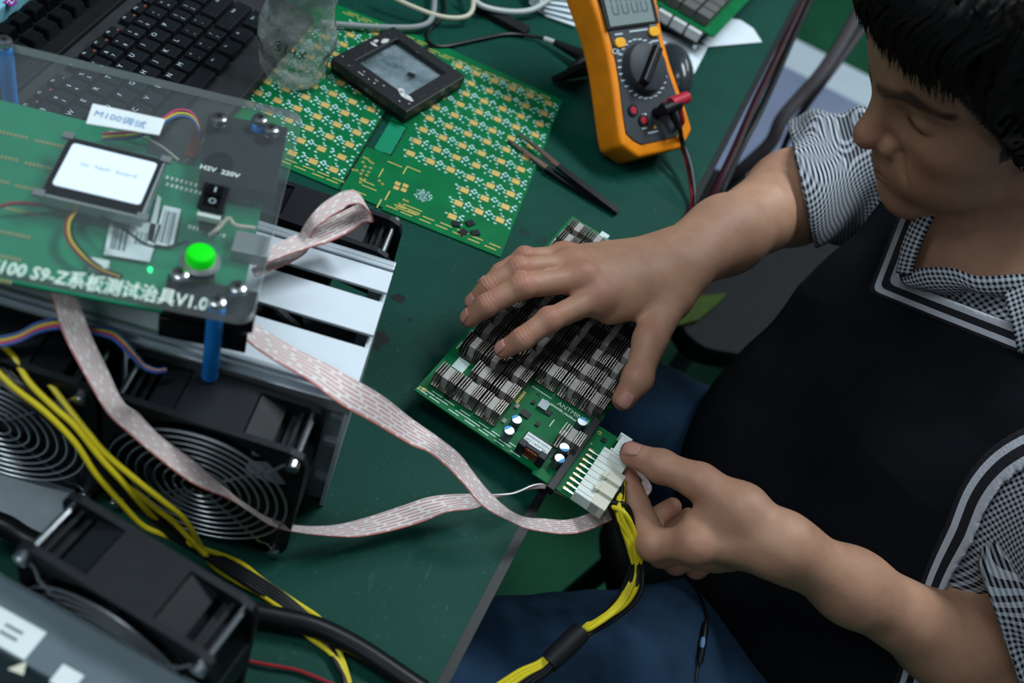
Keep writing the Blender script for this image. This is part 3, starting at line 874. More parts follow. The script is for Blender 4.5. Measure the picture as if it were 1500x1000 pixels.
# ------------------------------------------------------------------ black square dish with a glass middle
dc = (at(483, 80, .019) + at(595, 167, .019) + at(685, 107, .019) + at(577, 42, .019)) / 4
dish = thing('square_dish', 'scuffed black square frame with a smeared glass middle lying on the bare board', 'frame', (dc.x, dc.y, T + TH + .0004), -17)
So, Si, Hd = .0475, .0315, .0165
def ring(so, si, z0, z1, off=(0, 0)):
    P = [(sx * so, sy * so) for sx, sy in ((-1, -1), (1, -1), (1, 1), (-1, 1))]; Q = [(off[0] + sx * si, off[1] + sy * si) for sx, sy in ((-1, -1), (1, -1), (1, 1), (-1, 1))]
    V = [(x, y, z) for z in (z0, z1) for x, y in P] + [(x, y, z) for z in (z0, z1) for x, y in Q]
    F = []
    for k in range(4):
        j = (k + 1) % 4
        F += [(k, j, 4 + j, 4 + k), (8 + j, 8 + k, 12 + k, 12 + j), (4 + k, 4 + j, 12 + j, 12 + k), (j, k, 8 + k, 8 + j)]
    return MB().add(V, F)
def scuffed():
    k = NT('scuffed_black')
    s = k.ramp(k.noise(70, 5, rough=0.7), 0.63, 0.70)
    t = k.ramp(k.noise(300, 4), 0.66, 0.72)
    c = k.mix(k.math('MULTIPLY', s, 0.55), lin((19, 22, 26)), lin((150, 158, 158)))
    k.base(k.mix(k.math('MULTIPLY', t, 0.5), c, lin((150, 158, 158)))); k.b.inputs['Roughness'].default_value = 0.45
    return k.m
SCUF = scuffed()
ring(So, Si, .0065, Hd, (.000, .003)).build('upper_frame', SCUF, dish, bevel=.0012)
ring(So - .001, Si, .0008, .0058, (.000, .003)).build('lower_frame', M['black'], dish, bevel=.0008)
MB().box((0, .003, .0095), (.0635, .0635, .0012)).build('glass', M['window'], dish)
MB().box((0, .003, .0035), (.0630, .0630, .004)).build('grey_pad', mat('grey_pad', (126, 140, 146), 0.6, var=0.35, vscale=40), dish)
MB().box((0.010, .0075, .0106), (.0075, .0055, .001), 25).build('black_fleck', M['ink'], dish)
sp = MB(); 
for cx_, cy_, w, h_ in ((.032, -.030, .020, .007), (.024, -.027, .008, .006), (-.039, .006, .009, .004), (-.036, .020, .006, .012), (-.041, .012, .004, .008)):
    N = 10; P = [(cx_ + w / 2 * math.cos(2 * math.pi * k / N) * random.uniform(.7, 1.1), cy_ + h_ / 2 * math.sin(2 * math.pi * k / N) * random.uniform(.7, 1.1)) for k in range(N)]
    sp.prism(P, Hd, Hd + .0002)
for k in range(16):
    sp.prism([(x, y) for x, y in rrect(.0016, .0012, .0004, 2, random.uniform(-.044, .044), random.choice((-.041, -.036)) )], Hd, Hd + .0002)
sp.build('paint_spatter', mat('chipped_white', (186, 192, 190), 0.7, var=0.3, vscale=300), dish, kind='stuff')

# ------------------------------------------------------------------ multimeter
m0 = at(967, 215, .032)
ax = (at(916, 0, .120) - m0).normalized()
lat = ax.cross(Vector((0, 0, 1))).normalized(); nr = lat.cross(ax)
MM = Matrix(((lat.x, ax.x, nr.x, m0.x), (lat.y, ax.y, nr.y, m0.y), (lat.z, ax.z, nr.z, m0.z), (0, 0, 0, 1)))
mm = thing('multimeter', 'orange and grey digital multimeter propped up on its stand, probe plugs in its jacks', 'multimeter')
mm.matrix_world = MM                                  # local: x across, y up the meter, z out of the face
def waist(y): return .0440 + .0050 * math.cos((y - .0) / .19 * 2 * math.pi * .92)
ys = np.linspace(0, .19, 20)
def outline(off, ys):
    R = [(waist(y) + off, y) for y in ys]; L = [(-waist(y) - off, y) for y in ys[::-1]]
    return R + L
ol = [(.030, -.006)] + [(waist(y) + .0, y) for y in ys[1:-1]] + [(.034, .196), (-.034, .196)] + [(-waist(y), y) for y in ys[1:-1][::-1]] + [(-.030, -.006)]
MB().prism(ol, -.036, 0.0).build('holster', M['orange'], mm, bevel=.0045, seg=3, smooth=True)
inn = [(.024, .006), (.033, .012)] + [(waist(y) - .0085, y) for y in ys[2:-2]] + [(.028, .186), (-.028, .186)] + [(-waist(y) + .0085, y) for y in ys[2:-2][::-1]] + [(-.033, .012), (-.024, .006)]
MB().prism(inn, -.002, .0014).build('face', M['meter'], mm, bevel=.0008)
MB().box((0, .1465, .0022), (.068, .054, .0022)).build('display_frame', M['black'], mm, bevel=.0006)
lcd = MB().box((-.001, .1445, .0035), (.058, .045, .0012)).build('display', M['lcd_grey'], mm)
seg = MB()
def digit(x, y, w, h, which):
    t = .0022
    B = {'a': (x, y + h, w, t), 'g': (x, y, w, t), 'd': (x, y - h, w, t), 'f': (x - w / 2, y + h / 2, t, h * .86), 'b': (x + w / 2, y + h / 2, t, h * .86), 'e': (x - w / 2, y - h / 2, t, h * .86), 'c': (x + w / 2, y - h / 2, t, h * .86)}
    for k in which: seg.box((B[k][0], B[k][1], .0042), (B[k][2], B[k][3], .0002))
for i in range(4): digit(-.0190 + .0125 * i, .1435, .0070, .0105, 'abcdef')
seg.box((.0125, .133, .0042), (.0018, .0018, .0002))
seg.build('digits', M['lcd_ink'], lcd)
for x, y in ((-.023, .106), (.026, .112)):
    MB().prism(rrect(.0135, .0095, .0045, 4, x * .95, y), .001, .0042).build('button', M['amber'], mm, bevel=.001)
dy = .078
MB().lathe([(.0255, .0012), (.0255, .003), (.0235, .0105), (.021, .0118)], (0, dy, 0), 40).build('dial', M['meter'], mm, smooth=True)
gd = bpy.data.objects[[o.name for o in bpy.data.objects if o.name.startswith('dial')][-1]]
MB().box((0, dy, .0145), (.0105, .046, .0085), -42, top=(.008, .043)).build('dial_grip', M['black'], gd, bevel=.002)
MB().torus((0, dy, .0022), .0252, .0006, 40, 5, 'Z').build('dial_ring', M['can'], gd)
tk = MB()
for k in range(28):
    a = 2 * math.pi * k / 28 + .05; r = .0292
    tk.box((r * math.cos(a), dy + r * math.sin(a), .0016), (.0050, .0016, .0003), 0)
for x, y, w in ((-.020, .1145, .010), (0.006, .1155, .024), (.026, .119, .008), (.024, .103, .010), (-.026, .099, .003), (.026, .098, .004), (-.006, .0155, .014), (-.016, .021, .006), (-.012, .034, .006)):
    tk.box((x, y, .0016), (w, .0018, .0003))
tk.build('face_print', M['meter_print'], mm, kind='stuff')
inst('lettering', text_mesh('CE', .0075, M['meter_print'], bold=.0002), mm, (-.0285, .0985, .0017))
wt = MB()
for x, y in ((-.0145, .0215), (-.002, .0185)): wt.prism([(x - .002, y), (x + .002, y), (x, y + .0035)], .0014, .0018)
wt.build('warning_mark', M['amber'], mm)
for i, (x, y) in enumerate(((-.0255, .040), (-.0155, .0285), (.004, .033), (.0165, .0375))):
    j = MB().cyl((x, y, .001), (x, y, .0032), .0058, 20).build('jack', M['black'], mm)
    MB().cyl((x, y, .0032), (x, y, .0036), .0036, 16).build('jack_hole', M['red_pl'] if i < 2 else M['ink'], j)
st = MB().add([], [])
st.box((-.0, .10, -.070), (.058, .006, .075), top=(.066, .006)).box((0, .135, -.037), (.05, .07, .004))
st.build('stand', M['black_matt'], mm, bevel=.001)
# the dark foot of the stand seen at the left
fo = at(846, 92, .02)
# probe leads and plugs
def wire(name, pts, r, m, label=None, cat=None, group=None, parent=None, n=8, seg_=7):
    P = spline([(*at(x, y, h),) for x, y, h in pts], seg_)
    o = MB().tube([tuple(p) for p in P], r, n).build(name, M[m], parent, smooth=True)
    if parent is None: centre(o)
    return tag(o, label, cat, group)
def mpos(x, y, z): return MM @ Vector((x, y, z))
for nm, (x, y), m, tipd, lbl in (('probe_lead', (.0165, .0375), 'red_pl', (.010, -.002), 'red right-angle probe plug with its red lead at the multimeter jacks'),
                                ('probe_lead', (.004, .033), 'black', (.014, .004), 'black right-angle probe plug with its black lead at the multimeter jacks')):
    L = thing(nm, lbl, 'probe lead', mpos(x, y, .004))
    a, b = mpos(x, y, .0037), mpos(x, y, .017); c = mpos(x - .009, y - .0005, .0205); d = mpos(x + .014, y + .003, .0205)
    L0 = L.location
    MB().cyl(a - L0, b - L0, .0052, 16).cyl(c - L0, d - L0, .0062, 18).build('plug', M[m], L, smooth=True)
    e0 = mpos(x + .004, y - .004, .0185)
    if m == 'red_pl': pts = [e0, mpos(x + .008, y - .02, .012), at(985, 185, .030), at(1003, 225, .02), at(1013, 270, .012), at(1014, 310, .006), at(1004, 345, .02)]
    else: pts = [e0, mpos(x + .010, y - .012, .016), mpos(x + .012, y - .022, .016), at(999, 205, .034), at(1012, 248, .02), at(1017, 300, .008), at(1009, 345, .02)]
    P = spline([tuple(p - L0) for p in pts], 7)
    MB().tube([tuple(p) for p in P], .0026, 8).build('lead', M['red_wire'] if m == 'red_pl' else M['black_wire'], L, smooth=True)
    if m == 'black': MB().cyl(e0 - L0, mpos(x + .0115, y - .020, .016) - L0, .0042, 12, .003).build('strain_relief', M['black'], L, smooth=True)

# mouse-like black thing behind the meter
cm = at(1003, 108, .012)
def blob(c, r, n=24):
    V, F = [], []
    for i in range(1, n):
        t = math.pi * i / n
        for k in range(n):
            a = 2 * math.pi * k / n
            V.append((r[0] * math.sin(t) * math.cos(a), r[1] * math.sin(t) * math.sin(a), max(-.3 * r[2], r[2] * math.cos(t))))
    for i in range(n - 2):
        for k in range(n): F.append((i * n + k, (i + 1) * n + k, (i + 1) * n + (k + 1) % n, i * n + (k + 1) % n))
    F += [tuple(range(n)), tuple(range((n - 2) * n + n - 1, (n - 2) * n - 1, -1))]
    return MB().add(V, F)
o = blob(None, (.022, .043, .028)).build('mouse', mat('dark_grey_gloss', (46, 52, 58), 0.25, coat=.3), smooth=True)
o.location = (at(986, 104, .012).x, at(986, 104, .012).y, T + .0085); o.rotation_euler = (0, 0, math.radians(24))
tag(o, 'dark grey glossy computer mouse behind the orange multimeter', 'mouse')

# ------------------------------------------------------------------ tweezers
tw = thing('tweezers', 'steel tweezers with black coated handles lying across the edge of the bare board', 'tweezers', at(850, 262, .0))
t0 = tw.location.copy()
def arm(pts, name, m, w, th=.0012):
    P = [Vector(p) for p in spline([tuple(at(x, y, h) - t0) for x, y, h in pts], 5)]
    mb = MB(); V = []
    for i, p in enumerate(P):
        t = (P[min(i + 1, len(P) - 1)] - P[max(i - 1, 0)]).normalized(); s = Vector((-t.y, t.x, 0)).normalized(); u = s.cross(t) * -1
        f = i / (len(P) - 1); ww = w[0] + (w[1] - w[0]) * f
        V += [p - s * ww / 2 - u * th, p + s * ww / 2 - u * th, p + s * ww / 2 + u * th, p - s * ww / 2 + u * th]
    F = []
    for i in range(len(P) - 1):
        for k in range(4): F.append((i * 4 + k, i * 4 + (k + 1) % 4, i * 4 + 4 + (k + 1) % 4, i * 4 + 4 + k))
    F += [(3, 2, 1, 0), tuple(len(V) - 4 + k for k in range(4))]
    return mb.add(V, F).build(name, M[m], tw)
arm([(760, 196, .0045), (786, 216, .008), (822, 247, .010)], 'upper_blade', 'blade', (.0018, .0062))
arm([(744, 205, .0035), (768, 222, .005), (805, 249, .005)], 'lower_blade', 'blade', (.0018, .0062))
arm([(817, 243, .0105), (860, 276, .0085), (905, 310, .0045)], 'upper_handle', 'black', (.0068, .0074), .0016)
arm([(800, 246, .0055), (845, 276, .0035), (905, 311, .0025)], 'lower_handle', 'black', (.0068, .0074), .0016)

# ------------------------------------------------------------------ back of the bench: cables, papers, another board
wire('white_cable', [(470, 33, .008), (515, 37, .008), (570, 40, .008), (617, 38, .009), (634, 22, .012), (637, -20, .012)], .0030, 'grey_wire', 'thick grey cable bending round behind the clear bottle', 'cable')
wire('white_cable', [(560, -12, .02), (600, 8, .016), (645, 24, .012), (680, 25, .012), (693, 10, .016), (690, -25, .02)], .0026, 'cream_wire', 'cream cable hanging in a loop at the back edge of the photo', 'cable')
wire('white_cable', [(680, -15, .02), (705, 8, .014), (745, 17, .010), (780, 14, .012), (810, -5, .02)], .0032, 'white_wire', 'white cable sagging in front of the white papers', 'cable')
pc = thing('probe_cable', 'thin black probe cable curling from behind the square dish to the meter stand', 'cable', at(720, 55, 0))
c0 = pc.location.copy()
P = spline([tuple(at(x, y, h) - c0) for x, y, h in ((648, -20, .004), (650, 20, .003), (628, 45, .003), (628, 62, .003), (650, 68, .003), (700, 58, .003), (745, 50, .003), (785, 54, .005), (800, 58, .007))], 7)
MB().tube([tuple(p) for p in P], .0019, 8).build('cord', M['black_wire'], pc, smooth=True)
a, b, c_ = at(797, 57, .007) - c0, at(812, 62, .009) - c0, at(862, 86, .014) - c0
MB().cyl(a, b, .0030, 12).build('sleeve', M['white_wire'], pc, smooth=True)
MB().cyl(b, c_, .0034, 12, .0085).build('grip', M['black_matt'], pc, smooth=True)
MB().cyl(at(862, 84, .014) - c0, at(821, 113, .006) - c0, .0075, 12, .0022).build('clip', M['black_matt'], pc, smooth=True)
o = MB().box((0, 0, .004), (.062, .016, .008)).build('black_strip', M['black_matt'], bevel=.001); p = at(735, 33, 0)
o.location = (p.x, p.y, T); o.rotation_euler = (0, 0, math.radians(-8)); tag(o, 'short flat black strip lying on the mat behind the probe cable', 'strip')
# papers
def sheet(name, px, z, label, group=None, th=.0006, m='paper'):
    P = [at(x, y, z) for x, y in px]; c = sum(P, Vector()) / len(P)
    o = MB().prism([(p.x - c.x, p.y - c.y) for p in P], 0, th).build(name, M[m]); o.location = (c.x, c.y, T + z)
    return tag(o, label, 'paper', group)
sheet('paper_sheet', [(952, 40), (1037, 69), (1017, 108), (960, 82), (940, 60)], .0006, 'white paper sheet with a folded edge beside the multimeter', 'papers at the back')
sheet('paper_sheet', [(1036, 69), (1116, 62), (1103, 42), (1085, 30), (1030, 20), (1000, 40)], .0014, 'white paper sheet under the far heat sink board, pointing at the bench edge', 'papers at the back')
for k, nth in enumerate(('lowest', 'second lowest', 'middle', 'second highest', 'topmost')):
    sheet('paper_sheet', [(775 + 6 * k, -30), (835 + 12 * k, -30), (842 + 2 * k, 40 - 9 * k), (800 - 3 * k, 25 - 7 * k), (775, 5 - 6 * k)], .002 + .004 * k, nth + ' sheet of the untidy white stack left of the multimeter', 'stack of white sheets', .0018)
# far board with heat sinks
fb0 = at(1046, 54, .030)
fb = thing('hash_board', 'far green board with a grid of grey heat sinks at the top edge', 'circuit board', fb0, -12)
MB().prism([(-.135, 0), (.0, 0), (.0, .20), (-.135, .20)], -.0016, 0).build('board', M['pcb'], fb)
SQ = MB().box((0, 0, .006), (.0172, .0172, .012)).mesh('heat_sink', mat('grey_sink', (96, 98, 98), 0.5, 0.3, var=0.2, vscale=40), bevel=.0006)
SQW = MB().box((0, 0, .006), (.0176, .0176, .012)).mesh('heat_sink', mat('pale_sink', (196, 200, 202), 0.5, 0.1, var=0.06, vscale=40), bevel=.0006)
for i in range(6):
    for j in range(6): inst('heat_sink', SQ, fb, (-.024 - .0198 * i, .018 + .0198 * j, 0))
fb2 = thing('hash_board', 'board with pale square heat sinks under the far green board, resting on the papers', 'circuit board', at(1018, 62, .016), -12)
MB().prism([(-.15, -.002), (.004, -.002), (.004, .16), (-.15, .16)], -.0016, 0).build('board', M['black_matt'], fb2)
for i in range(7):
    for j in range(2): inst('heat_sink', SQW, fb2, (-.007 - .0203 * i, .009 + .0203 * j, 0))
lg_ = MB()
for x, y in ((-.14, .01), (0, .01), (-.14, .15), (0, .15)): lg_.cyl((x, y, -.0016), (x, y, -.0145), .003, 10)
lg_.build('spacers', M['steel'], fb2)
# ------------------------------------------------------------------ fans
def fan_meshes():
    D = .038; R = .0575; S = .06; out = {}
    mb = MB(); n = 64
    for y0_, y1_ in ((0, .0042), (D - .0042, D)):
        circ = [(R * math.cos(2 * math.pi * k / n), .06 + R * math.sin(2 * math.pi * k / n)) for k in range(n)]
        sq = []
        for k in range(n):
            a = 2 * math.pi * k / n; c, s_ = math.cos(a), math.sin(a)
            q = min(S / max(abs(c), 1e-6), S / max(abs(s_), 1e-6))
            x, z = q * c, q * s_
            L = abs(x) + abs(z)
            if L > .114: x, z = x * .114 / L, z * .114 / L
            sq.append((x, .06 + z))
        V = [(x, y, z) for y in (y0_, y1_) for x, z in circ] + [(x, y, z) for y in (y0_, y1_) for x, z in sq]
        F = []
        for k in range(n):
            j = (k + 1) % n
            F += [(k, j, 2 * n + j, 2 * n + k), (n + j, n + k, 3 * n + k, 3 * n + j), (2 * n + k, 2 * n + j, 3 * n + j, 3 * n + k), (j, k, n + k, n + j)]
        mb.add(V, F)
    # barrel
    V = [(r * math.cos(2 * math.pi * k / n), y, .06 + r * math.sin(2 * math.pi * k / n)) for r in (R, .0592) for y in (.002, D - .002) for k in range(n)]
    F = []
    for k in range(n):
        j = (k + 1) % n
        F += [(k, n + k, n + j, j), (2 * n + k, 2 * n + j, 3 * n + j, 3 * n + k)]
    mb.add(V, F)
    for a in (0, 90, 180, 270):
        A = Matrix.Translation((0, 0, .06)) @ Matrix.Rotation(math.radians(a), 4, 'Y')
        mb.box((0, D / 2, .0588), (.040, D - .006, .0022), M=A)
        for sx in (-1, 1):
            mb.box((sx * .0285, D / 2, .0545), (.017, D - .008, .0028), M=A @ Matrix.Translation((sx * .0285, 0, .0545)) @ Matrix.Rotation(sx * math.radians(22), 4, 'Y') @ Matrix.Translation((-sx * .0285, 0, -.0545)))
            mb.box((sx * .0465, D / 2, .0470), (.0022, D - .006, .012), M=A)
    out['frame'] = mb.mesh('frame', M['fan'])
    g = MB(); r = .0095
    while r < .0585: g.torus((0, -.0042, .06), r, .00085, 56, 6); r += .0057
    for a in (45, 135):
        c, s_ = math.cos(math.radians(a)), math.sin(math.radians(a))
        for e in (-1, 1):
            g.tube([(e * c * .009, -.0035, .06 + e * s_ * .009), (e * c * .060, -.0035, .06 + e * s_ * .060), (e * c * .066, -.0012, .06 + e * s_ * .066), (e * c * .0735, -.0012, .06 + e * s_ * .0735)], .0010, 6)
    out['guard'] = g.mesh('guard', M['wire_steel'], smooth=True)
    sc = MB().cyl((0, -.0048, 0), (0, .0, 0), .0040, 16, .0042).cyl((0, -.0052, 0), (0, -.0048, 0), .0028, 12)
    out['screw'] = sc.mesh('screw', M['steel'])
    out['rod'] = MB().cyl((0, .004, 0), (0, D - .004, 0), .0022, 10).mesh('screw_rod', M['steel'])
    out['hub'] = MB().cyl((0, .006, .06), (0, D - .008, .06), .0215, 32).mesh('hub', M['black'])
    b = MB(); V = []
    for i in range(5):
        rr = .021 + (.056 - .021) * i / 4; tw_ = math.radians(50 - 22 * i / 4); w = .030 + .010 * i / 4
        for s_ in (-.5, .5):
            a = s_ * w * math.cos(tw_) / rr + .1 * i / 4; y = .019 + s_ * w * math.sin(tw_) * .8
            for t in (-.0005, .0005): V.append((rr * math.sin(a), y + t, rr * math.cos(a)))
    F = []
    for i in range(4):
        o = i * 4
        F += [(o, o + 2, o + 6, o + 4), (o + 1, o + 5, o + 7, o + 3), (o, o + 4, o + 5, o + 1), (o + 2, o + 3, o + 7, o + 6)]
    F += [(0, 1, 3, 2), (16, 18, 19, 17)]
    out['blade'] = b.add(V, F).mesh('blade', M['black'])
    return out
FANM = fan_meshes()
def fan(loc, rz, label, guard=True):
    t = thing('cooling_fan', label, 'fan', loc, rz, None)
    inst('frame', FANM['frame'], t); inst('hub', FANM['hub'], t)
    for k in range(7):
        inst('blade', FANM['blade'], t, M=Matrix.Translation((0, 0, .06)) @ Matrix.Rotation(2 * math.pi * k / 7 + .2, 4, 'Y'))
    if guard: inst('guard', FANM['guard'], t)
    for x in (-.0525, .0525):
        for z in (.0075, .1125):
            inst('screw', FANM['screw'], t, (x, 0, z)); inst('screw_rod', FANM['rod'], t, (x, 0, z))
    return t
FR = 7.6
fan((-.1375, .306, T + .0005), FR, 'black cooling fan with a wire guard under the ribbon cables, nearest the board in hand')
fan((-.2600, .2895, T + .0005), FR, 'black cooling fan with a wire guard at the left edge, behind the yellow wires')
c8, s8 = math.cos(math.radians(FR)), math.sin(math.radians(FR))
fan((-.163, .517, T + .0005), 180 + FR, 'black cooling fan at the back of the aluminium case, under the folded ribbon', False)
f3 = fan((-.1255, .1945, T + .0005), -7.5, 'blurred black cooling fan in front, between the grey steel box and the yellow wires')

# ------------------------------------------------------------------ aluminium case
CA = at(520, 577, .125); CR_ = 10.0
ca = thing('fan_case', 'silvery aluminium case with a slotted top holding the fans under the tester', 'case', (CA.x, CA.y, T), CR_)
CFm = frame((CA.x, CA.y, T), CR_)
W, D = .262, .112
def cl(px, py, h=.125): v = inv(CFm, at(px, py, h)); return (v.x, v.y)
ya, yb, yc, yd = cl(560, 431)[1], cl(557, 438)[1], cl(536, 491)[1], cl(533, 505)[1]
ym = [(D - .001 - .026, D - .003), (.052 - .012, .052 + .020), (.0, .026)]
ybk = cl(578, 390)[1]
ya += .0025; yb -= .0022; yc += .0018; yd -= .0018
planks = [(ya, ybk - .006), (yc, yb), (.004, yd)]
for y0_, y1_ in planks:
    MB().box((-W / 2, (y0_ + y1_) / 2, .1238), (W, y1_ - y0_, .0024)).build('top_plank', M['alu_white'], ca, bevel=.0004)
MB().box((-W / 2, ybk - .0035, .1225), (W, .0035, .009)).box((-W / 2, ybk + .0005, .1215), (W, .0035, .010)).box((-W / 2, ybk + .0035, .119), (W, .0035, .010)).build('back_rail', M['alu'], ca, bevel=.0006)
MB().box((-W / 2, .0022, .1225), (W, .0035, .007)).box((-W / 2, -.0012, .1195), (W, .0035, .009)).box((-W / 2, -.0045, .1160), (W, .0035, .010)).build('front_rail', M['alu'], ca, bevel=.0006)
for nm, x in (('side_wall', -.0015), ('side_wall', -W + .0015)):
    s = MB().box((x, D / 2 - .002, .0600), (.003, D, .118))
    s.build(nm, M['alu'], ca)
MB().box((-.0090, .0005, .0590), (.0150, .0030, .1160)).box((-.0060, -.0030, .075), (.011, .005, .005)).box((-.0055, -.003, .032), (.011, .005, .005)).box((-.0055, -.003, .104), (.011, .005, .004)).build('front_flange', M['alu_dark'], ca, bevel=.0005)
MB().box((-.0012, -.0035, .0585), (.0030, .0045, .116)).build('edge_strip', M['alu_white'], ca)
MB().box((-W / 2, D / 2, .0015), (W, D, .003)).build('floor_plate', M['alu_dark'], ca)
MB().box((-.007, D - .004, .05), (.012, .003, .10)).build('back_flange', M['alu_dark'], ca)
# ------------------------------------------------------------------ grey steel box in the front corner
q0, q1 = at(0, 836, .095), at(330, 1019, .095)
gr = math.degrees(math.atan2((q1 - q0).y, (q1 - q0).x))
gb = thing('steel_box', 'grey painted steel box with white stickers in the front left corner, by the blurred fan', 'box', ((q0.x + q1.x) / 2, (q0.y + q1.y) / 2, T), gr)
GF = frame(gb.location, gr)
q2 = inv(GF, at(40, 975, .095)); dep = -q2.y
MB().box((-.02, -dep / 2, .0475), (.26, dep, .095)).build('body', M['grey_box'], gb, bevel=.003)
for (px, py), w, d in (((14, 925), .030, .016), ((98, 994), .012, .010)):
    v = inv(GF, at(px, py, .095)); o = MB().box((v.x, v.y, .0952), (w, d, .0005)).build('sticker', M['label_white'], gb, label='white sticker')
    if w > .02:
        for k in range(2): MB().box((v.x + .001, v.y - .002 + .004 * k, .0956), (.010, .0016, .0002)).build('printed_line', M['ink_grey'], o)
v = inv(GF, at(28, 978, .095)); MB().prism([(v.x - .004, v.y - .003), (v.x + .004, v.y - .002), (v.x + .001, v.y + .004)], .095, .0954).build('paint_chip', M['cream_pl'], gb)
# a pale panel lying behind the front fan
o = MB().box((0, 0, .002), (.085, .05, .003)).build('metal_plate', M['alu_dark']); p = at(38, 742, .0)
o.location = (p.x - .02, p.y + .0, T); o.rotation_euler = (0, 0, math.radians(8)); tag(o, 'pale grey metal plate lying below the left fan guard', 'plate')
# ------------------------------------------------------------------ the tester on top
JH = .185; JR = 17.0
J0 = at(368, 474, JH)
jg = thing('board_tester', 'clear plastic topped tester with lit display, green button and blue posts on the fan case', 'tester', (J0.x, J0.y, T + .125), JR)
JF = frame((J0.x, J0.y, T + .125), JR)
def jl(px, py, h): v = inv(JF, at(px, py, h)); return Vector((v.x, v.y, v.z))
JW, JD = .222, .178
pp = rrect(JW, JD, .008, 6, -JW / 2, JD / 2)
MB().prism(pp, .0572, .0634, mi=0, side=1).build('acrylic_plate', [M['acrylic'], M['acrylic_edge']], jg)
# circuit board under it
b0, b1, b2 = jl(390, 272, .165), jl(349, 447, .165), jl(0, 182, .165)
bz = .039
MB().prism([(-.26, .012), (b1.x + .002, .012), (b0.x, b0.y), (-.088, b0.y + .004), (-.088, b0.y + .020), (-.26, b0.y + .024)], bz, bz + .0016).build('circuit_board', M['pcb_pale'], jg)
tp = MB()
for r in range(7):
    for c in range(5):
        x, y = jl(18 + 62 * c - 14 * r - (c * 4), 195 + 33 * r + 14 * c, .167).xy
        if x > -.118: continue
        for k in range(9): tp.box((x - .009 + .0021 * k, y, bz + .0018), (.0012, .0026, .0004))
tp.build('printed_marks', M['tan_print'], jg, kind='stuff')
wm = MB()
for (px, py, n_, w_) in ((245, 258, 9, 7), (245, 268, 9, 7), (345, 278, 4, 6), (345, 288, 4, 6), (278, 330, 8, 6), (300, 336, 5, 7)):
    for k in range(n_):
        v = jl(px + w_ * k, py + w_ * .26 * k, .167); wm.box((v.x, v.y, bz + .0018), (.0016, .0030, .0004))
wm.build('white_print', M['silk'], jg, kind='stuff')
# display
L0_, L1_, L2_, L3_ = jl(97, 195, .181), jl(243, 228, .181), jl(213, 317, .181), jl(67, 280, .181)
lc_ = (L0_ + L1_ + L2_ + L3_) / 4; lw = ((L1_ - L0_).length + (L2_ - L3_).length) / 2; lh = ((L0_ - L3_).length + (L1_ - L2_).length) / 2
la_ = math.degrees(math.atan2((L1_ - L0_).y + (L2_ - L3_).y, (L1_ - L0_).x + (L2_ - L3_).x))
dsp = bpy.data.objects.new('display', MB().box((0, 0, -.004), (lw, lh, .008)).mesh('display', M['bezel'], bevel=.001)); link(dsp, jg)
dsp.location = (lc_.x, lc_.y - .0035, .057); dsp.rotation_euler = (0, 0, math.radians(la_))
MB().box((0, 0, .0004), (lw * .97, lh * .94, .0010)).build('display_frame', M['black_gloss'], dsp, bevel=.0004)
MB().prism(rrect(lw * .86, lh * .71, .002, 3, .0005, .001), .0009, .0014).build('screen', M['screen'], dsp)
inst('lettering', text_mesh('no  hash  board', .0050, M['screen_ink']), dsp, (.001, .004, .0016))
for sx in (-1, 1):
    for sy in (-1, 1): MB().box((sx * lw * .5, sy * lh * .49, .000), (.006, .005, .0024)).build('tab', M['bezel'], dsp)
# green push button and rocker switch
v = jl(293, 386, .188)
pb = MB().lathe([(.0062, -.034), (.0085, -.03), (.0085, .0), (.0108, .0006), (.0108, .0016), (.0092, .0032)], (v.x, v.y, .0634), 32).build('push_button', M['bezel'], jg, smooth=True)
MB().lathe([(.0082, -.030), (.0088, -.026), (.0088, -.004), (.0094, -.0015)], (v.x, v.y, .0634), 28).build('button_body', M['black'], pb, smooth=True)
MB().lathe([(.0080, .0030), (.0080, .0072), (.0068, .0088), (.003, .0094)], (v.x, v.y, .0634), 32).build('green_cap', M['green_btn'], pb, smooth=True)
v = jl(313, 292, .188)
rk = MB().box((v.x, v.y, .0640), (.0150, .0210, .0024)).box((v.x, v.y, .054), (.012, .018, .02)).build('rocker_switch', M['black'], jg, bevel=.0006)
MB().box((v.x, v.y + .0035, .0660), (.0100, .0085, .0030)).box((v.x, v.y - .0045, .0650), (.0100, .0085, .0020)).build('rocker', M['black_gloss'], rk, bevel=.0006)
MB().box((v.x, v.y + .0035, .0677), (.0008, .0040, .0002)).torus((v.x, v.y - .0045, .0661), .0018, .0003, 18, 5, 'Z').build('switch_marks', M['meter_print'], rk)
MB().box((v.x, v.y - .0125, .0600), (.013, .003, .004)).build('terminal', M['white_pl'], rk)
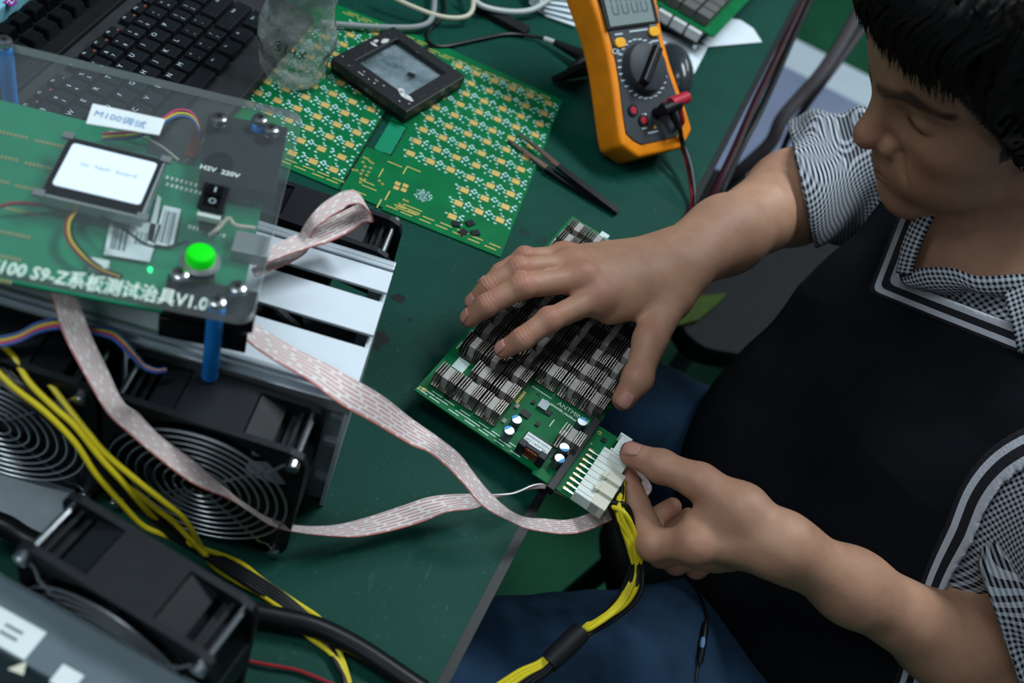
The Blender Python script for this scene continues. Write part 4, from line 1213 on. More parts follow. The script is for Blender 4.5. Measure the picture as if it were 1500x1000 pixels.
# white labels
def jlabel(pts, h, name, m, dz=.0004):
    P = [jl(x, y, h) for x, y in pts]
    return MB().prism([(p.x, p.y) for p in P], P[0].z, P[0].z + dz).build(name, m, jg, label='white label')
lb1 = jlabel([(126, 182), (233, 199), (242, 176), (136, 153)], .1885, 'name_tag', M['label_white'], .0008)
v = jl(176, 176, .189); inst('lettering', text_mesh('M100\u8c03\u8bd5', .0070, M['ink_blue']), lb1, (v.x, v.y, v.z + .0008), math.radians(-2))
lb2 = jlabel([(152, 373), (219, 384), (236, 330), (163, 317)], .168, 'barcode_label', M['label_white'])
lb3 = jlabel([(224, 357), (253, 363), (265, 307), (240, 301)], .168, 'barcode_label', M['label_white'])
lb4 = jlabel([(214, 352), (224, 356), (236, 290), (231, 286)], .168, 'barcode_label', M['label_white'])
def bars(parent, a, b, n_, h=.168, frac=.75):
    mb = MB()
    A0, A1, B0, B1 = [jl(*p, h) for p in (*a, *b)]
    for k in range(n_):
        t = (k + .5) / n_ + random.uniform(-.2, .2) / n_
        p, q = A0.lerp(A1, t), B0.lerp(B1, t); d = (q - p); w = (A1 - A0).length / n_ * random.choice((.3, .5, .7)); s = Vector((-d.y, d.x, 0)).normalized() * w / 2
        mb.add([(p + s) + Vector((0, 0, .0006)), (p - s) + Vector((0, 0, .0006)), (q - s) + Vector((0, 0, .0006)), (q + s) + Vector((0, 0, .0006))], [(0, 1, 2, 3)])
    mb.build('printed_bars', M['ink_grey'], parent)
bars(lb2, ((160, 365), (184, 369)), ((168, 324), (192, 328)), 7); bars(lb2, ((195, 358), (215, 361)), ((199, 340), (219, 343)), 5)
bars(lb3, ((230, 355), (249, 359)), ((242, 309), (259, 313)), 6)
# blue posts with screws
posts = [jl(318, 443, .189), jl(381, 176, .189), jl(6, 62, .189)]
ex = posts[1] + (posts[0] - posts[1]) + (posts[2] - posts[1]); posts.append(ex)
for p in posts:
    MB().cyl((p.x, p.y, -.0022 if p is posts[0] else .0), (p.x, p.y, .0600), .0047, 20).build('post', M['blue'], jg, bevel=.0004, smooth=True)
    s = MB().lathe([(.0052, .0634), (.0052, .0645), (.0044, .0662), (.0028, .0668)], (p.x, p.y, 0), 20).build('screw', M['steel'], jg, smooth=True)
    MB().cyl((p.x, p.y, .0667), (p.x, p.y, .0671), .0018, 6).build('socket', M['ink'], s)
for (px, py) in ((321, 176), (397, 192), (264, 404), (348, 424)):
    p = jl(px, py, .1885)
    s = MB().lathe([(.0052, .0634), (.0052, .0645), (.0044, .0662), (.0028, .0668)], (p.x, p.y, 0), 20).build('screw', M['steel'], jg, smooth=True)
    MB().cyl((p.x, p.y, .0667), (p.x, p.y, .0671), .0018, 6).build('socket', M['ink'], s)
# black brackets under the plate
def jblock(pts, h, z0, z1, name):
    P = [jl(x, y, h) for x, y in pts]
    MB().prism([(p.x, p.y) for p in P], z0, z1).build(name, M['black'], jg, bevel=.0006)
jblock([(291, 262), (403, 283), (422, 186), (305, 165)], .182, .047, .057, 'bracket')
jblock([(238, 442), (372, 472), (380, 428), (246, 400)], .180, .045, .055, 'bracket')
jblock([(232, 470), (362, 497), (366, 470), (236, 447)], .158, .020, .036, 'terminal_block')
for px, py, m in ((368, 365, 'bezel'),):
    p = jl(px, py, .170); MB().box((p.x + .0, p.y, .0455), (.021, .017, .009)).build('connector', M[m], jg, bevel=.0006)
p = jl(220, 393, .168); MB().cyl((p.x, p.y, bz + .0016), (p.x, p.y, bz + .004), .0014, 10).build('indicator_lamp', M['led'], jg)
p = jl(145, 390, .168); MB().box((p.x, p.y, bz + .004), (.010, .006, .006)).build('white_socket', M['white_pl'], jg)
p = jl(323, 232, .186); MB().lathe([(.0068, .0575), (.0075, .0595), (.0056, .0595)], (p.x, p.y, 0), 24).build('buzzer_ring', M['chip'], jg, smooth=True)
# engraved white lettering along the front edge
a_, b_ = jl(-30, 386, .1885), jl(303, 447, .1885)
me_t = text_mesh('EE100 S9-Z\u7cfb\u677f\u6d4b\u8bd5\u6cbb\u5177V1.0', .0122, M['silk'], bold=.0002)
xs = [v_.co.x for v_ in me_t.vertices]; wtxt = max(xs) - min(xs)
o = inst('lettering', me_t, jg, ((a_.x + b_.x) / 2, (a_.y + b_.y) / 2, .0636), math.atan2(b_.y - a_.y, b_.x - a_.x))
o.scale = ((b_ - a_).length / wtxt, 1, 1)
me_t = text_mesh('H2V  220V', .0052, M['silk'], bold=.0001)
v = jl(322, 251, .1885); inst('lettering', me_t, jg, (v.x, v.y, .0636), math.radians(-2))
me_t = text_mesh('\u7535\u6e90 DC', .0058, M['silk'], bold=.0001)
# thin wires of the tester (children: they move with it)
def jwire(name, pts, r, m):
    P = spline([tuple(jl(x, y, h)) for x, y, h in pts], 7)
    MB().tube([tuple(p) for p in P], r, 7).build(name, M[m], jg, smooth=True)
for k, (m, d) in enumerate((('pink_wire', 0), ('yellow_wire', 5), ('blue_wire', 9))):
    jwire('wire', [(150, 196 + d, .17), (200, 192 + d, .176), (232, 178 + d * .8, .182), (258, 162 + d, .184), (280, 165 + d, .182), (291, 185 + d * .8, .176), (293, 215, .166)], .0009, m)
for k, (m, d) in enumerate((('red_wire', 0), ('yellow_wire', 4), ('black_wire', 8))):
    jwire('wire', [(112 + d, 308, .172), (98 + d, 325, .176), (99 + d, 350, .176), (118 + d, 375, .174), (142 + d, 393, .17), (172 + d, 405, .168)], .0011, m)
jwire('wire', [(148, 316, .178), (185, 338, .182), (212, 357, .182), (240, 362, .181), (275, 354, .178)], .0008, 'black_wire')
jwire('wire', [(-10, 305, .172), (20, 298, .174), (60, 300, .172), (78, 304, .168)], .0012, 'red_wire')
jwire('wire', [(160, 193, .168), (205, 200, .170), (235, 214, .168), (262, 235, .166)], .0009, 'cream_wire')
jwire('wire', [(307, 345, .176), (318, 336, .18), (334, 320, .18), (345, 330, .178), (373, 334, .170)], .0014, 'cream_wire')
rb_ = MB()
p0, p1 = jl(283, 190, .176), jl(288, 232, .166)
rb_.box(((p0.x + p1.x) / 2, (p0.y + p1.y) / 2, .046), (.007, .026, .001)).build('short_ribbon', M['copper'], jg)

# ------------------------------------------------------------------ ribbon cables
def ribbon(name, rows, label, cat='cable', th=.0009, nseg=8, parent=None):
    rows3 = []
    for ax_, ay_, ah_, bx_, by_, bh_ in rows:
        rows3.append((*at(ax_, ay_, ah_), *at(bx_, by_, bh_)))
    S_ = spline(rows3, nseg); A, B = S_[:, :3], S_[:, 3:]
    nu = 8; N = len(S_)
    mid = (A + B) / 2; L = np.concatenate([[0], np.cumsum(np.linalg.norm(np.diff(mid, axis=0), axis=1))])
    u = np.linspace(0, 1, nu)
    G = A[:, None] * (1 - u)[None, :, None] + B[:, None] * u[None, :, None]
    tan = np.gradient(mid, axis=0); wdt = B - A
    nrm = np.cross(tan, wdt); nrm /= np.linalg.norm(nrm, axis=1)[:, None] + 1e-12
    top, bot = G + nrm[:, None] * th / 2, G - nrm[:, None] * th / 2
    V = np.concatenate([top.reshape(-1, 3), bot.reshape(-1, 3)]); o_ = N * nu; F = []
    for i in range(N - 1):
        for k in range(nu - 1):
            a = i * nu + k
            F += [(a, a + 1, a + nu + 1, a + nu), (o_ + a, o_ + a + nu, o_ + a + nu + 1, o_ + a + 1)]
        for k, s in ((0, 1), (nu - 1, -1)):
            a = i * nu + k
            F.append((a, a + nu, o_ + a + nu, o_ + a) if s > 0 else (a, o_ + a, o_ + a + nu, a + nu))
    for i in (0, N - 1):
        for k in range(nu - 1):
            a = i * nu + k; F.append((a, o_ + a, o_ + a + 1, a + 1) if i == 0 else (a, a + 1, o_ + a + 1, o_ + a))
    ob = MB().add([tuple(v) for v in V], F).build(name, M['ribbon'], parent, smooth=False)
    ob.data.polygons.foreach_set('use_smooth', [True] * len(ob.data.polygons)); ob.data.set_sharp_from_angle(angle=math.radians(50))
    uvw = np.zeros((N, nu, 3)); uvw[:, :, 0] = u; uvw[:, :, 1] = L[:, None]
    attr(ob.data, 'rib', np.concatenate([uvw.reshape(-1, 3)] * 2), 'FLOAT_VECTOR')
    if parent is None: centre(ob); tag(ob, label, cat)
    return ob
ribbon('ribbon_cable', [
    (70, 420, .158, 104, 428, .158), (78, 445, .152, 115, 444, .152), (93, 490, .142, 133, 490, .142), (123, 547, .130, 160, 547, .130), (157, 603, .122, 181, 590, .130), (187, 632, .116, 203, 606, .124), (233, 672, .104, 236, 640, .110),
    (284, 709, .088, 284, 676, .094), (333, 730, .072, 319, 706, .076), (367, 750, .060, 360, 738, .066), (400, 771, .046, 394, 758, .052), (443, 781, .030, 433, 769, .034), (493, 786, .022, 483, 770, .022), (527, 786, .018, 533, 759, .020),
    (575, 777, .016, 588, 741, .020), (620, 764, .018, 633, 727, .022), (655, 750, .020, 683, 723, .026), (696, 744, .022, 715, 724, .028), (735, 727, .022, 752, 722, .026), (772, 717, .020, 782, 710, .024), (800, 716, .017, 803, 710, .019), (835, 731, .012, 842, 724, .012), (872, 738, .006, 880, 726, .006)],
    'long pale ribbon cable hanging in front of the fan guards and crossing the bench')
ribbon('ribbon_cable', [
    (352, 480, .150, 350, 452, .150), (362, 499, .146, 367, 470, .146), (400, 527, .139, 433, 510, .139), (450, 556, .136, 480, 533, .137), (500, 593, .130, 520, 556, .133), (545, 618, .112, 562, 581, .116), (600, 651, .082, 602, 613, .086), (627, 662, .074, 640, 639, .078), (655, 684, .062, 672, 664, .066), (682, 713, .052, 690, 688, .055),
    (701, 736, .044, 710, 713, .048), (722, 751, .038, 732, 735, .041), (745, 762, .030, 757, 753, .033), (768, 773, .024, 776, 758, .026), (790, 778, .019, 795, 759, .022), (824, 782, .014, 830, 761, .017), (857, 778, .010, 865, 751, .012), (902, 759, .004, 890, 741, .006), (940, 735, .004, 925, 722, .006), (955, 714, .008, 940, 706, .009), (940, 692, .014, 932, 690, .014), (918, 668, .020, 912, 650, .020)],
    'pale ribbon cable twisting from the tester down to the white plug in the left hand')
ribbon('ribbon_cable', [
    (372, 392, .150, 366, 377, .150), (384, 388, .150, 377, 374, .150), (416, 376, .151, 406, 357, .151), (454, 363, .152, 443, 340, .152), (488, 352, .153, 473, 325, .153), (520, 335, .155, 511, 306, .156), (534, 325, .156, 522, 300, .158), (546, 325, .160, 530, 293, .165), (543, 314, .166, 528, 287, .171), (530, 300, .170, 519, 280, .174), (512, 300, .171, 508, 279, .175),
    (501, 308, .170, 497, 283, .173), (481, 320, .167, 472, 299, .169), (462, 335, .162, 453, 320, .163), (453, 352, .150, 441, 340, .149), (450, 368, .139, 436, 362, .138), (430, 382, .136, 415, 372, .136), (400, 395, .138, 392, 385, .138), (374, 405, .142, 368, 394, .142)],
    'short pale ribbon cable folded back on itself at the right side of the tester')

# ------------------------------------------------------------------ loose wires on the left
yb = thing('wire_bundle', 'loose yellow and black power wires running past the fan guards to the bench front', 'wires', at(250, 790, 0))
w0 = yb.location.copy()
def bwire(parent, pts, r, m, name='wire'):
    P = spline([tuple(at(x, y, h) - parent.location) for x, y, h in pts], 6)
    MB().tube([tuple(p) for p in P], r, 8).build(name, M[m], parent, smooth=True)
Y = .0017
bwire(yb, [(-12, 535, .118), (20, 567, .115), (67, 604, .110), (110, 648, .102), (140, 693, .09), (176, 735, .075), (207, 768, .06), (233, 781, .052), (262, 791, .042), (292, 802, .034), (350, 823, .008), (383, 848, .006), (427, 878, .005), (467, 905, .005), (482, 926, .004), (500, 962, .004), (515, 1010, .004)], Y, 'yellow_wire')
bwire(yb, [(-12, 492, .122), (18, 520, .12), (43, 560, .117), (80, 597, .112), (110, 624, .108), (147, 670, .098), (180, 706, .088), (210, 742, .07), (240, 772, .05), (285, 800, .03), (337, 831, .012), (366, 858, .008), (418, 895, .006), (450, 930, .004), (483, 955, .004), (502, 980, .004), (515, 1015, .004)], Y, 'yellow_wire')
bwire(yb, [(20, 495, .112), (60, 545, .112), (110, 610, .108), (152, 661, .1), (200, 703, .09), (240, 735, .075), (267, 757, .062), (284, 781, .048), (294, 800, .036), (312, 828, .018), (345, 850, .008), (400, 880, .005), (440, 915, .004)], Y, 'yellow_wire')
bwire(yb, [(150, 690, .080), (200, 722, .070), (231, 747, .062), (254, 764, .055), (277, 788, .044), (300, 812, .030)], Y, 'yellow_wire')
for d in range(5):
    bwire(yb, [(-12, 512 + 9 * d, .113), (30, 560 + 6 * d, .111), (75, 598 + 5 * d, .105), (125, 650 + 3 * d, .096), (165, 700 + 2 * d, .082), (205, 735 + 3 * d, .066), (255, 772 + 4 * d, .047), (300, 803 + 3 * d, .027), (360, 835 + 5 * d, .010), (420, 874 + 5 * d, .006), (470, 920 + 3 * d, .004), (497, 975 + d, .004), (508 + 4 * d, 1015, .004)], .0016, 'black_wire')
fw = thing('wire_bundle', 'thin coloured fan wires looping under the tester beside the hanging ribbon', 'wires', at(150, 480, .125))
for m, d in (('blue_wire', 0), ('yellow_wire', 5), ('pink_wire', 9), ('blue_wire', 13)):
    bwire(fw, [(-15, 497 + d, .128), (25, 489 + d * .9, .132), (55, 474 + d, .136), (85, 468 + d, .138), (115, 478 + d * .5, .136), (160, 482 + d * .9, .134), (178, 494 + d, .133), (195, 515 + d * .7, .130), (210, 533 + d * .4, .127), (228, 541 + d * .3, .126), (243, 540 + d * .3, .124)], .0010, m)
wire('red_wire', [(330, 955, .003), (362, 967, .003), (395, 974, .0035), (437, 982, .003), (490, 1003, .003)], .0012, 'red_wire', 'thin red wire on the mat under the thick black cable', 'wire')
wire('thick_cable', [(-40, 755, .03), (5, 769, .03), (40, 790, .028), (100, 812, .03), (200, 850, .02), (330, 888, .012), (400, 903, .010), (450, 914, .009), (490, 930, .008), (535, 955, .0075), (580, 985, .0075), (620, 1012, .0075)], .0068, 'black_wire', 'thick black power cable crossing the front of the bench', 'cable', n=12)
for d in (0, 7): wire('thin_cable', [(470, 905 + d, .004), (492, 950 + d, .003), (505, 1000, .003)], .0013, 'black_wire', None, None) if False else None
# right bundle from the power plug
rbnd = thing('wire_bundle', 'yellow and black wires hanging from the white power plug, gathered in a black sleeve', 'wires', at(920, 760, -.02))
ent = [(898, 712), (893, 718), (888, 724), (883, 730), (903, 706), (906, 701)]
tops = []
for i in range(6):
    ex_, ey_ = ent[i]; dx = [0, 5, -6, 8, -2, 3][i]
    bwire(rbnd, [(ex_ - 1, ey_ - 1, .026), (ex_ + 7, ey_ + 9, .028), (908 + dx * 1.1, 747 + i * 2, .031 - .004 * (i % 3)), (924 + dx, 790, .016), (934 + dx - i, 835, -.004), (918 + dx - 2 * i, 875 + 2 * i, -.012), (880 - i * 3, 905 + 3 * i, -.018), (858 - dx * .5, 918 + dx * .6, -.022), (846 - dx * .4, 930 + dx * .4, -.024)], .0018, 'yellow_wire')
for i in range(5):
    ex_, ey_ = ent[i % 6]; dx = [-8, -3, 9, 13, 6][i]
    bwire(rbnd, [(ex_ - 4, ey_ - 4, .0285), (ex_ + 8, ey_ + 5, .031), (903 + dx * 1.2, 738 + i, .030 - .006 * (i % 3)), (915 + dx * 1.1, 775, .018), (929 + dx * .9, 825, .0), (920 + dx * 1.3, 868 + i, -.012), (890 + dx, 902 + i, -.02), (862 + dx * .4, 922 + dx * .3, -.026), (848, 936 + dx * .2, -.026)], .0018, 'black_wire')
a, b = at(852, 924, -.023) - rbnd.location, at(803, 972, -.030) - rbnd.location
MB().tube([a, a.lerp(b, .3), a.lerp(b, .7), b], [.0075, .0080, .0078, .0070], 14).build('shrink_sleeve', M['strap'], rbnd, smooth=True)
for i in range(6):
    dx = (i - 2.5) * 2.2
    bwire(rbnd, [(812 + dx, 962 + dx, -.027), (795 + dx * 1.2, 978 + dx * 1.2, -.031), (770 + dx * 1.6, 992 + dx * 1.6, -.036), (735 + dx * 2, 1018 + dx * 2, -.044)], .0021, 'yellow_wire' if i < 3 else 'black_wire')

# ------------------------------------------------------------------ cables along the far bench edge
def free(name, pts, r, m, label, cat='cable', group=None):
    return wire(name, pts, r, m, label, cat, group)
free('edge_cable', [(1184, -15, -.002), (1156, 45, -.006), (1130, 100, -.008), (1106, 150, -.006), (1078, 215, -.008), (1052, 270, -.008), (1024, 330, -.010), (1010, 370, -.03)], .0045, 'wine_wire', 'dark wine red cable running along the far bench edge')
free('edge_cable', [(1194, -15, -.020), (1168, 40, -.026), (1138, 108, -.028), (1112, 165, -.024), (1086, 215, -.028), (1058, 275, -.028), (1031, 340, -.038), (1016, 380, -.058)], .0045, 'black_wire', 'black cable running beside the wine red cable at the far bench edge')
free('hanging_cable', [(1275, -15, -.10), (1240, 50, -.12), (1205, 105, -.14), (1170, 145, -.17), (1145, 175, -.19), (1128, 210, -.22), (1085, 250, -.27), (1050, 280, -.32)], .0105, 'taupe', 'blurred grey brown cable hanging beyond the bench edge, the thicker one')
free('hanging_cable', [(1300, -15, -.11), (1262, 45, -.13), (1222, 100, -.15), (1192, 140, -.19), (1165, 180, -.24), (1145, 225, -.30), (1125, 300, -.38)], .0055, 'taupe', 'blurred grey brown cable hanging beyond the bench edge, the thinner right one')
# ------------------------------------------------------------------ seat, cloth and floor things in the dark
st_ = thing('stool', 'dark padded stool under the seated person', 'stool', (.42, .67, 0), 25)
MB().prism(rrect(.38, .36, .06, 5), .335, .370).build('seat', M['gauze'], st_, bevel=.008)
for sx in (-1, 1):
    for sy in (-1, 1): MB().cyl((sx * .14, sy * .13, .335), (sx * .17, sy * .16, 0), .014, 10).build('leg', M['black'], st_)
sb = thing('stool', 'dark low seat in the shadow beyond the right forearm', 'stool', at(1120, 430, -.42), 20)
sb.location.z = 0
MB().prism(rrect(.40, .40, .05, 5), .36, .40).build('seat', M['gauze'], sb, bevel=.008)
for sx in (-1, 1):
    for sy in (-1, 1): MB().cyl((sx * .16, sy * .16, .36), (sx * .18, sy * .18, 0), .014, 10).build('leg', M['leg'], sb)
cz = .402
P = [at(x, y, cz - T) for x, y in ((1000, 440), (1030, 436), (1064, 432), (1050, 448), (1020, 472), (990, 480))]
c = sum(P, Vector()) / len(P)
cb = MB().prism([(p.x - c.x, p.y - c.y) for p in P], 0, .006).build('cloth', M['olive'], bevel=.002); cb.location = (c.x, c.y, cz)
tag(cb, 'olive green cloth on the dark chair, glimpsed behind the right wrist', 'cloth')
P = spline([tuple(at(x, y, -.735)) for x, y in ((752, 672), (742, 700), (730, 730), (714, 772))], 6)
o = MB().tube([tuple(p) for p in P], .011, 8).build('floor_cord', M['red_wire'], smooth=True); centre(o)
tag(o, 'dark red cord on the floor seen past the bench edge below the board', 'cord')
# ================================================================== the person
def A_(px, py, h): return np.array(at(px, py, h), np.float32)
# head frame
HS = .95                                               # size of this head
HC = np.array([.242, .733, T + .299], np.float32)
_y, _p, _r = math.radians(209.6), math.radians(33.8), math.radians(1.9)
hF = np.array([math.cos(_y) * math.cos(_p), math.sin(_y) * math.cos(_p), -math.sin(_p)])
_L0 = np.array([-math.sin(_y), math.cos(_y), 0]); _U0 = np.cross(hF, _L0)
hL = math.cos(_r) * _L0 + math.sin(_r) * _U0; hU = np.cross(hF, hL)
HA = np.stack([hF, hL, hU]).astype(np.float32)
def hw(f, l, u): return HC + HS * (f * hF.astype(np.float32) + l * hL.astype(np.float32) + u * hU.astype(np.float32))
def head_sdf(P):
    q = (P - HC) @ HA.T / HS
    m = q.copy(); m[:, 1] = np.abs(m[:, 1])                       # mirrored left/right
    d = ellip(q, (-.012, 0, .042), (.096, .076, .086))
    d = smin(d, ellip(q, (.030, 0, -.018), (.062, .060, .088)), .030)
    d = smin(d, ellip(q, (.046, 0, .058), (.050, .060, .046)), .022)
    d = smin(d, rcone(m, (.004, .050, -.062), (.072, .010, -.096), .018, .0155), .028)
    d = smin(d, rcone(m, (.004, .053, -.060), (.000, .060, .0), .016, .014), .02)
    d = smin(d, ellip(m, (.050, .043, -.014), (.029, .022, .024)), .020)
    d = smin(d, ellip(m, (.052, .034, -.052), (.030, .026, .028)), .022)
    d = smin(d, rcone(m, (.083, .006, .034), (.062, .046, .040), .0115, .0105), .014)
    d = smin(d, ellip(q, (.074, 0, -.055), (.023, .033, .030)), .018)
    d = smin(d, ellip(q, (.078, 0, -.094), (.0165, .020, .0165)), .018)
    d = smax(d, -(np.sqrt(((m - V3((.094, .031, .017))) ** 2).sum(1)) - .0145), .014)   # eye sockets
    d = smin(d, ellip(m, (.0690, .0315, .0165), (.0135, .0165, .0130)), .004)            # lowered lids
    d = smin(d, rcone(q, (.086, 0, .026), (.103, 0, -.010), .0070, .0095), .012)
    d = smin(d, np.sqrt(((q - V3((.1045, 0, -.0165))) ** 2).sum(1)) - .0108, .008)
    d = smin(d, ellip(m, (.0905, .0125, -.0240), (.0105, .0080, .0085)), .006)
    d = smax(d, -(ellip(m, (.0985, .0065, -.0300), (.0050, .0032, .0030))), .003)
    d = smin(d, rcone(m, (.0945, .003, -.0500), (.0800, .0235, -.0575), .0062, .0040), .006)
    d = smin(d, rcone(m, (.0930, .000, -.0635), (.0800, .0220, -.0600), .0068, .0042), .006)
    d = smax(d, -rcone(m, (.1010, 0, -.0568), (.0845, .0250, -.0588), .0018, .0012), .0025)
    # crease from the nose wing past the mouth
    d = smax(d, -rcone(m, (.0905, .0235, -.024), (.0850, .0375, -.058), .0012, -.0060), .010)
    e = ellip(m, (-.012, .080, .0), (.017, .010, .031)); e = smax(e, -ellip(m, (-.006, .092, .002), (.010, .010, .020)), .006)
    d = smin(d, e, .006)
    return d * HS
# joints
SR, SL = np.array([.325, .900, T + .115]), np.array([.448, .530, T + .100])
ER, EL = A_(1222, 255, .045), A_(1478, 992, -.040)
NB = np.array([.330, .740, T + .150])
WR = A_(986, 388, .070); WL = A_(1146, 800, .056)
SIDE = (SL - SR) / np.linalg.norm(SL - SR); MIDS = (SR + SL) / 2
FACE = np.array([SIDE[1], -SIDE[0], 0]); FACE /= np.linalg.norm(FACE)                     # the way the chest faces
UPV = np.array([0, 0, 1.0])
CHE = np.array([.360, .695, T + .020]); BEL = np.array([.352, .640, T - .100]); PEL = np.array([.405, .660, T - .235])
s3 = lambda v: np.asarray(v, np.float32)
HIPR, HIPL = PEL - SIDE * .085 * np.array([1, 1, 0]) , PEL + SIDE * .085 * np.array([1, 1, 0])
def torso_sdf(P, o=0.0):
    d = None
    for sgn in (-1, 1):
        x = SIDE * sgn * .070 * np.array([1, 1, .3])
        for a, b, ra, rb in ((PEL + x, BEL + x, .114, .110), (BEL + x, CHE + x, .110, .092), (CHE + x, MIDS * .6 + NB * .4 + x * 1.1 - [0, 0, .05], .094, .062)):
            e = rcone(P, a, b, ra + o, rb + o); d = e if d is None else smin(d, e, .03)
    d = smin(d, rcone(P, SR, SL, .058 + o, .058 + o), .045)
    return d
def trapz(P, o=0.0):
    return smin(rcone(P, MIDS * .55 + SR * .45, NB, .048 + o, .058 + o), rcone(P, MIDS * .55 + SL * .45, NB, .048 + o, .058 + o), .02)
CHINB = hw(-.030, 0, -.065)
def neck_sdf(P):
    d = rcone(P, CHINB, NB - UPV * .02, .052, .060)
    d = smin(d, rcone(P, hw(.018, 0, -.078), NB + FACE * .012 - UPV * .03, .028, .022), .03)
    return d
def arm_cones(S, E, W, o=0.0, flat=None, g=1.0):
    ax_ = (W - E) / np.linalg.norm(W - E)
    up = np.cross(ax_, flat); up /= np.linalg.norm(up); sd = np.cross(up, ax_)
    m1 = E + (W - E) * .30
    L = [(S, E, .052 + o, .042 * g + o), (E, m1, .041 * g + o, .0425 * g + o), (m1, E + (W - E) * .72, .0425 * g + o, .0300 * (g + 1) / 2 + o)]
    m2 = E + (W - E) * .72
    for s_ in (-1, 1): L.append((m2 + sd * s_ * .006, W + sd * s_ * .0095, .0265 + o, .0185 + o))
    return L
# right hand: palm down on the heat sinks
RH = {'index': [A_(876, 436, .074), A_(804, 469, .071), A_(764, 497, .060), A_(738, 512, .0475)],
      'middle': [A_(851, 408, .079), A_(764, 420, .079), A_(713, 447, .063), A_(688, 466, .0475)],
      'ring': [A_(836, 388, .074), A_(760, 394, .077), A_(716, 420, .062), A_(694, 442, .0475)],
      'little': [A_(826, 376, .064), A_(768, 377, .066), A_(733, 399, .055), A_(709, 422, .046)]}
RHT = [A_(982, 432, .062), A_(952, 498, .058), A_(934, 554, .046), A_(913, 585, .034)]
RR = {'index': (.0125, .0094, .0086, .0070), 'middle': (.0125, .0096, .0088, .0072), 'ring': (.0118, .0090, .0083, .0068), 'little': (.0105, .0080, .0074, .0060)}
LH = {'index': [A_(1018, 797, .040), A_(957, 796, .018), A_(930, 741, .014), A_(916, 697, .019)],
      'middle': [A_(1030, 806, .022), A_(968, 810, -.004), A_(950, 765, -.010), A_(985, 742, .002)],
      'ring': [A_(1048, 810, .006), A_(990, 822, -.020), A_(972, 782, -.026), A_(1008, 756, -.012)],
      'little': [A_(1066, 812, -.008), A_(1020, 830, -.030), A_(1005, 795, -.036), A_(1030, 772, -.024)]}
LHT = [A_(1086, 748, .064), A_(1026, 706, .060), A_(968, 682, .050), A_(925, 665, .0430)]
RL = dict(RR); RL['index'] = (.0135, .0120, .0112, .0094)
def hand_sdf(P, W, Fg, Th, E, rt, backup):
    RR_ = RR if rt else RL
    palm = None
    fore = (W - E) / np.linalg.norm(W - E)
    order = ['index', 'middle', 'ring', 'little']
    sd = Fg['index'][0] - Fg['little'][0]; sd = sd / np.linalg.norm(sd)
    for i, k in enumerate(order):
        w0 = W + sd * (.012 - .008 * i) - fore * .004
        e = rcone(P, w0, Fg[k][0] - backup * .003, .0175, .0128 if k != 'little' else .0112)
        palm = e if palm is None else smin(palm, e, .012)
    e = rcone(P, W + sd * .012 - backup * .004, Th[0], .0175, .0175); palm = smin(palm, e, .014)
    pm = (W * .55 + Fg['middle'][0] * .25 + Fg['ring'][0] * .2) - backup * .010
    palm = smin(palm, rcone(P, pm, Fg['middle'][0] * .6 + Fg['ring'][0] * .4 - backup * .010, .015, .010), .014)
    # flesh between thumb and index
    palm = smin(palm, rcone(P, Th[0], Fg['index'][0] * .72 + Th[1] * .28 - backup * .006, .0150, .0075), .014)
    d = palm
    fing = None
    for k in order:
        J = Fg[k]; r = RR_[k]; c = None
        for i in range(3):
            e = rcone(P, J[i], J[i + 1], r[i] - (0 if i else .0015), r[i + 1] * (.94 if i == 0 else 1))
            if c is None: c = e
            else: c = smin(c, e, .003)
        c = smin(c, np.sqrt(((P - J[1] - backup * .0012) ** 2).sum(1)) - r[1] * 1.0, .004)        # knuckle
        fing = c if fing is None else smin(fing, c, .0018)
    d = smin(d, fing, .0075)
    for k in order:
        d = smin(d, np.sqrt(((P - Fg[k][0] - backup * .0015) ** 2).sum(1)) - (.0118 if k != 'little' else .0102), .008)
    t = rcone(P, Th[0], Th[1], .0172, .0132)
    t = smin(t, rcone(P, Th[1], Th[2], .0128, .0112), .006)
    t = smin(t, rcone(P, Th[2], Th[3], .0112, .0090), .004)
    t = smin(t, np.sqrt(((P - Th[2] - backup * .001) ** 2).sum(1)) - .0116, .005)
    # a little flat on the pad side of the tip
    return smin(d, t, .008)
def bbox_pts(*L):
    a = np.array([p for p in L]); return a.min(0), a.max(0)
BUR = np.array([-.05, .0, 1.0]); BUR /= np.linalg.norm(BUR)
_t = LH['index'][0] - WL; 
BUL = np.array([.10, -.75, .10]); BUL = BUL - _t * (BUL @ _t) / (_t @ _t); BUL /= np.linalg.norm(BUL)
BUR, BUL = s3(BUR), s3(BUL)
armR = arm_cones(SR, ER, WR, 0, np.cross(WR - ER, SIDE * 0 + UPV)); armL = [(SL, EL, .050, .036), (EL, EL + (WL - EL) * .3, .035, .0325), (EL + (WL - EL) * .3, EL + (WL - EL) * .72, .0325, .0240), (EL + (WL - EL) * .72, WL, .0240, .0215)]
def arms(P, L, k=.022):
    d = None
    for a, b, ra, rb in L:
        e = rcone(P, a, b, ra, rb); d = e if d is None else smin(d, e, k)
    return d
def union_local(P, d, pts, m, fn, k):
    lo, hi = bbox_pts(*pts); lo, hi = lo - m, hi + m
    inside = ((P > lo) & (P < hi)).all(1)
    if inside.any(): d[inside] = smin(d[inside], fn(P[inside]), k)
    return d
hr_pts = [WR] + [p for v in RH.values() for p in v] + RHT; hl_pts = [WL] + [p for v in LH.values() for p in v] + LHT
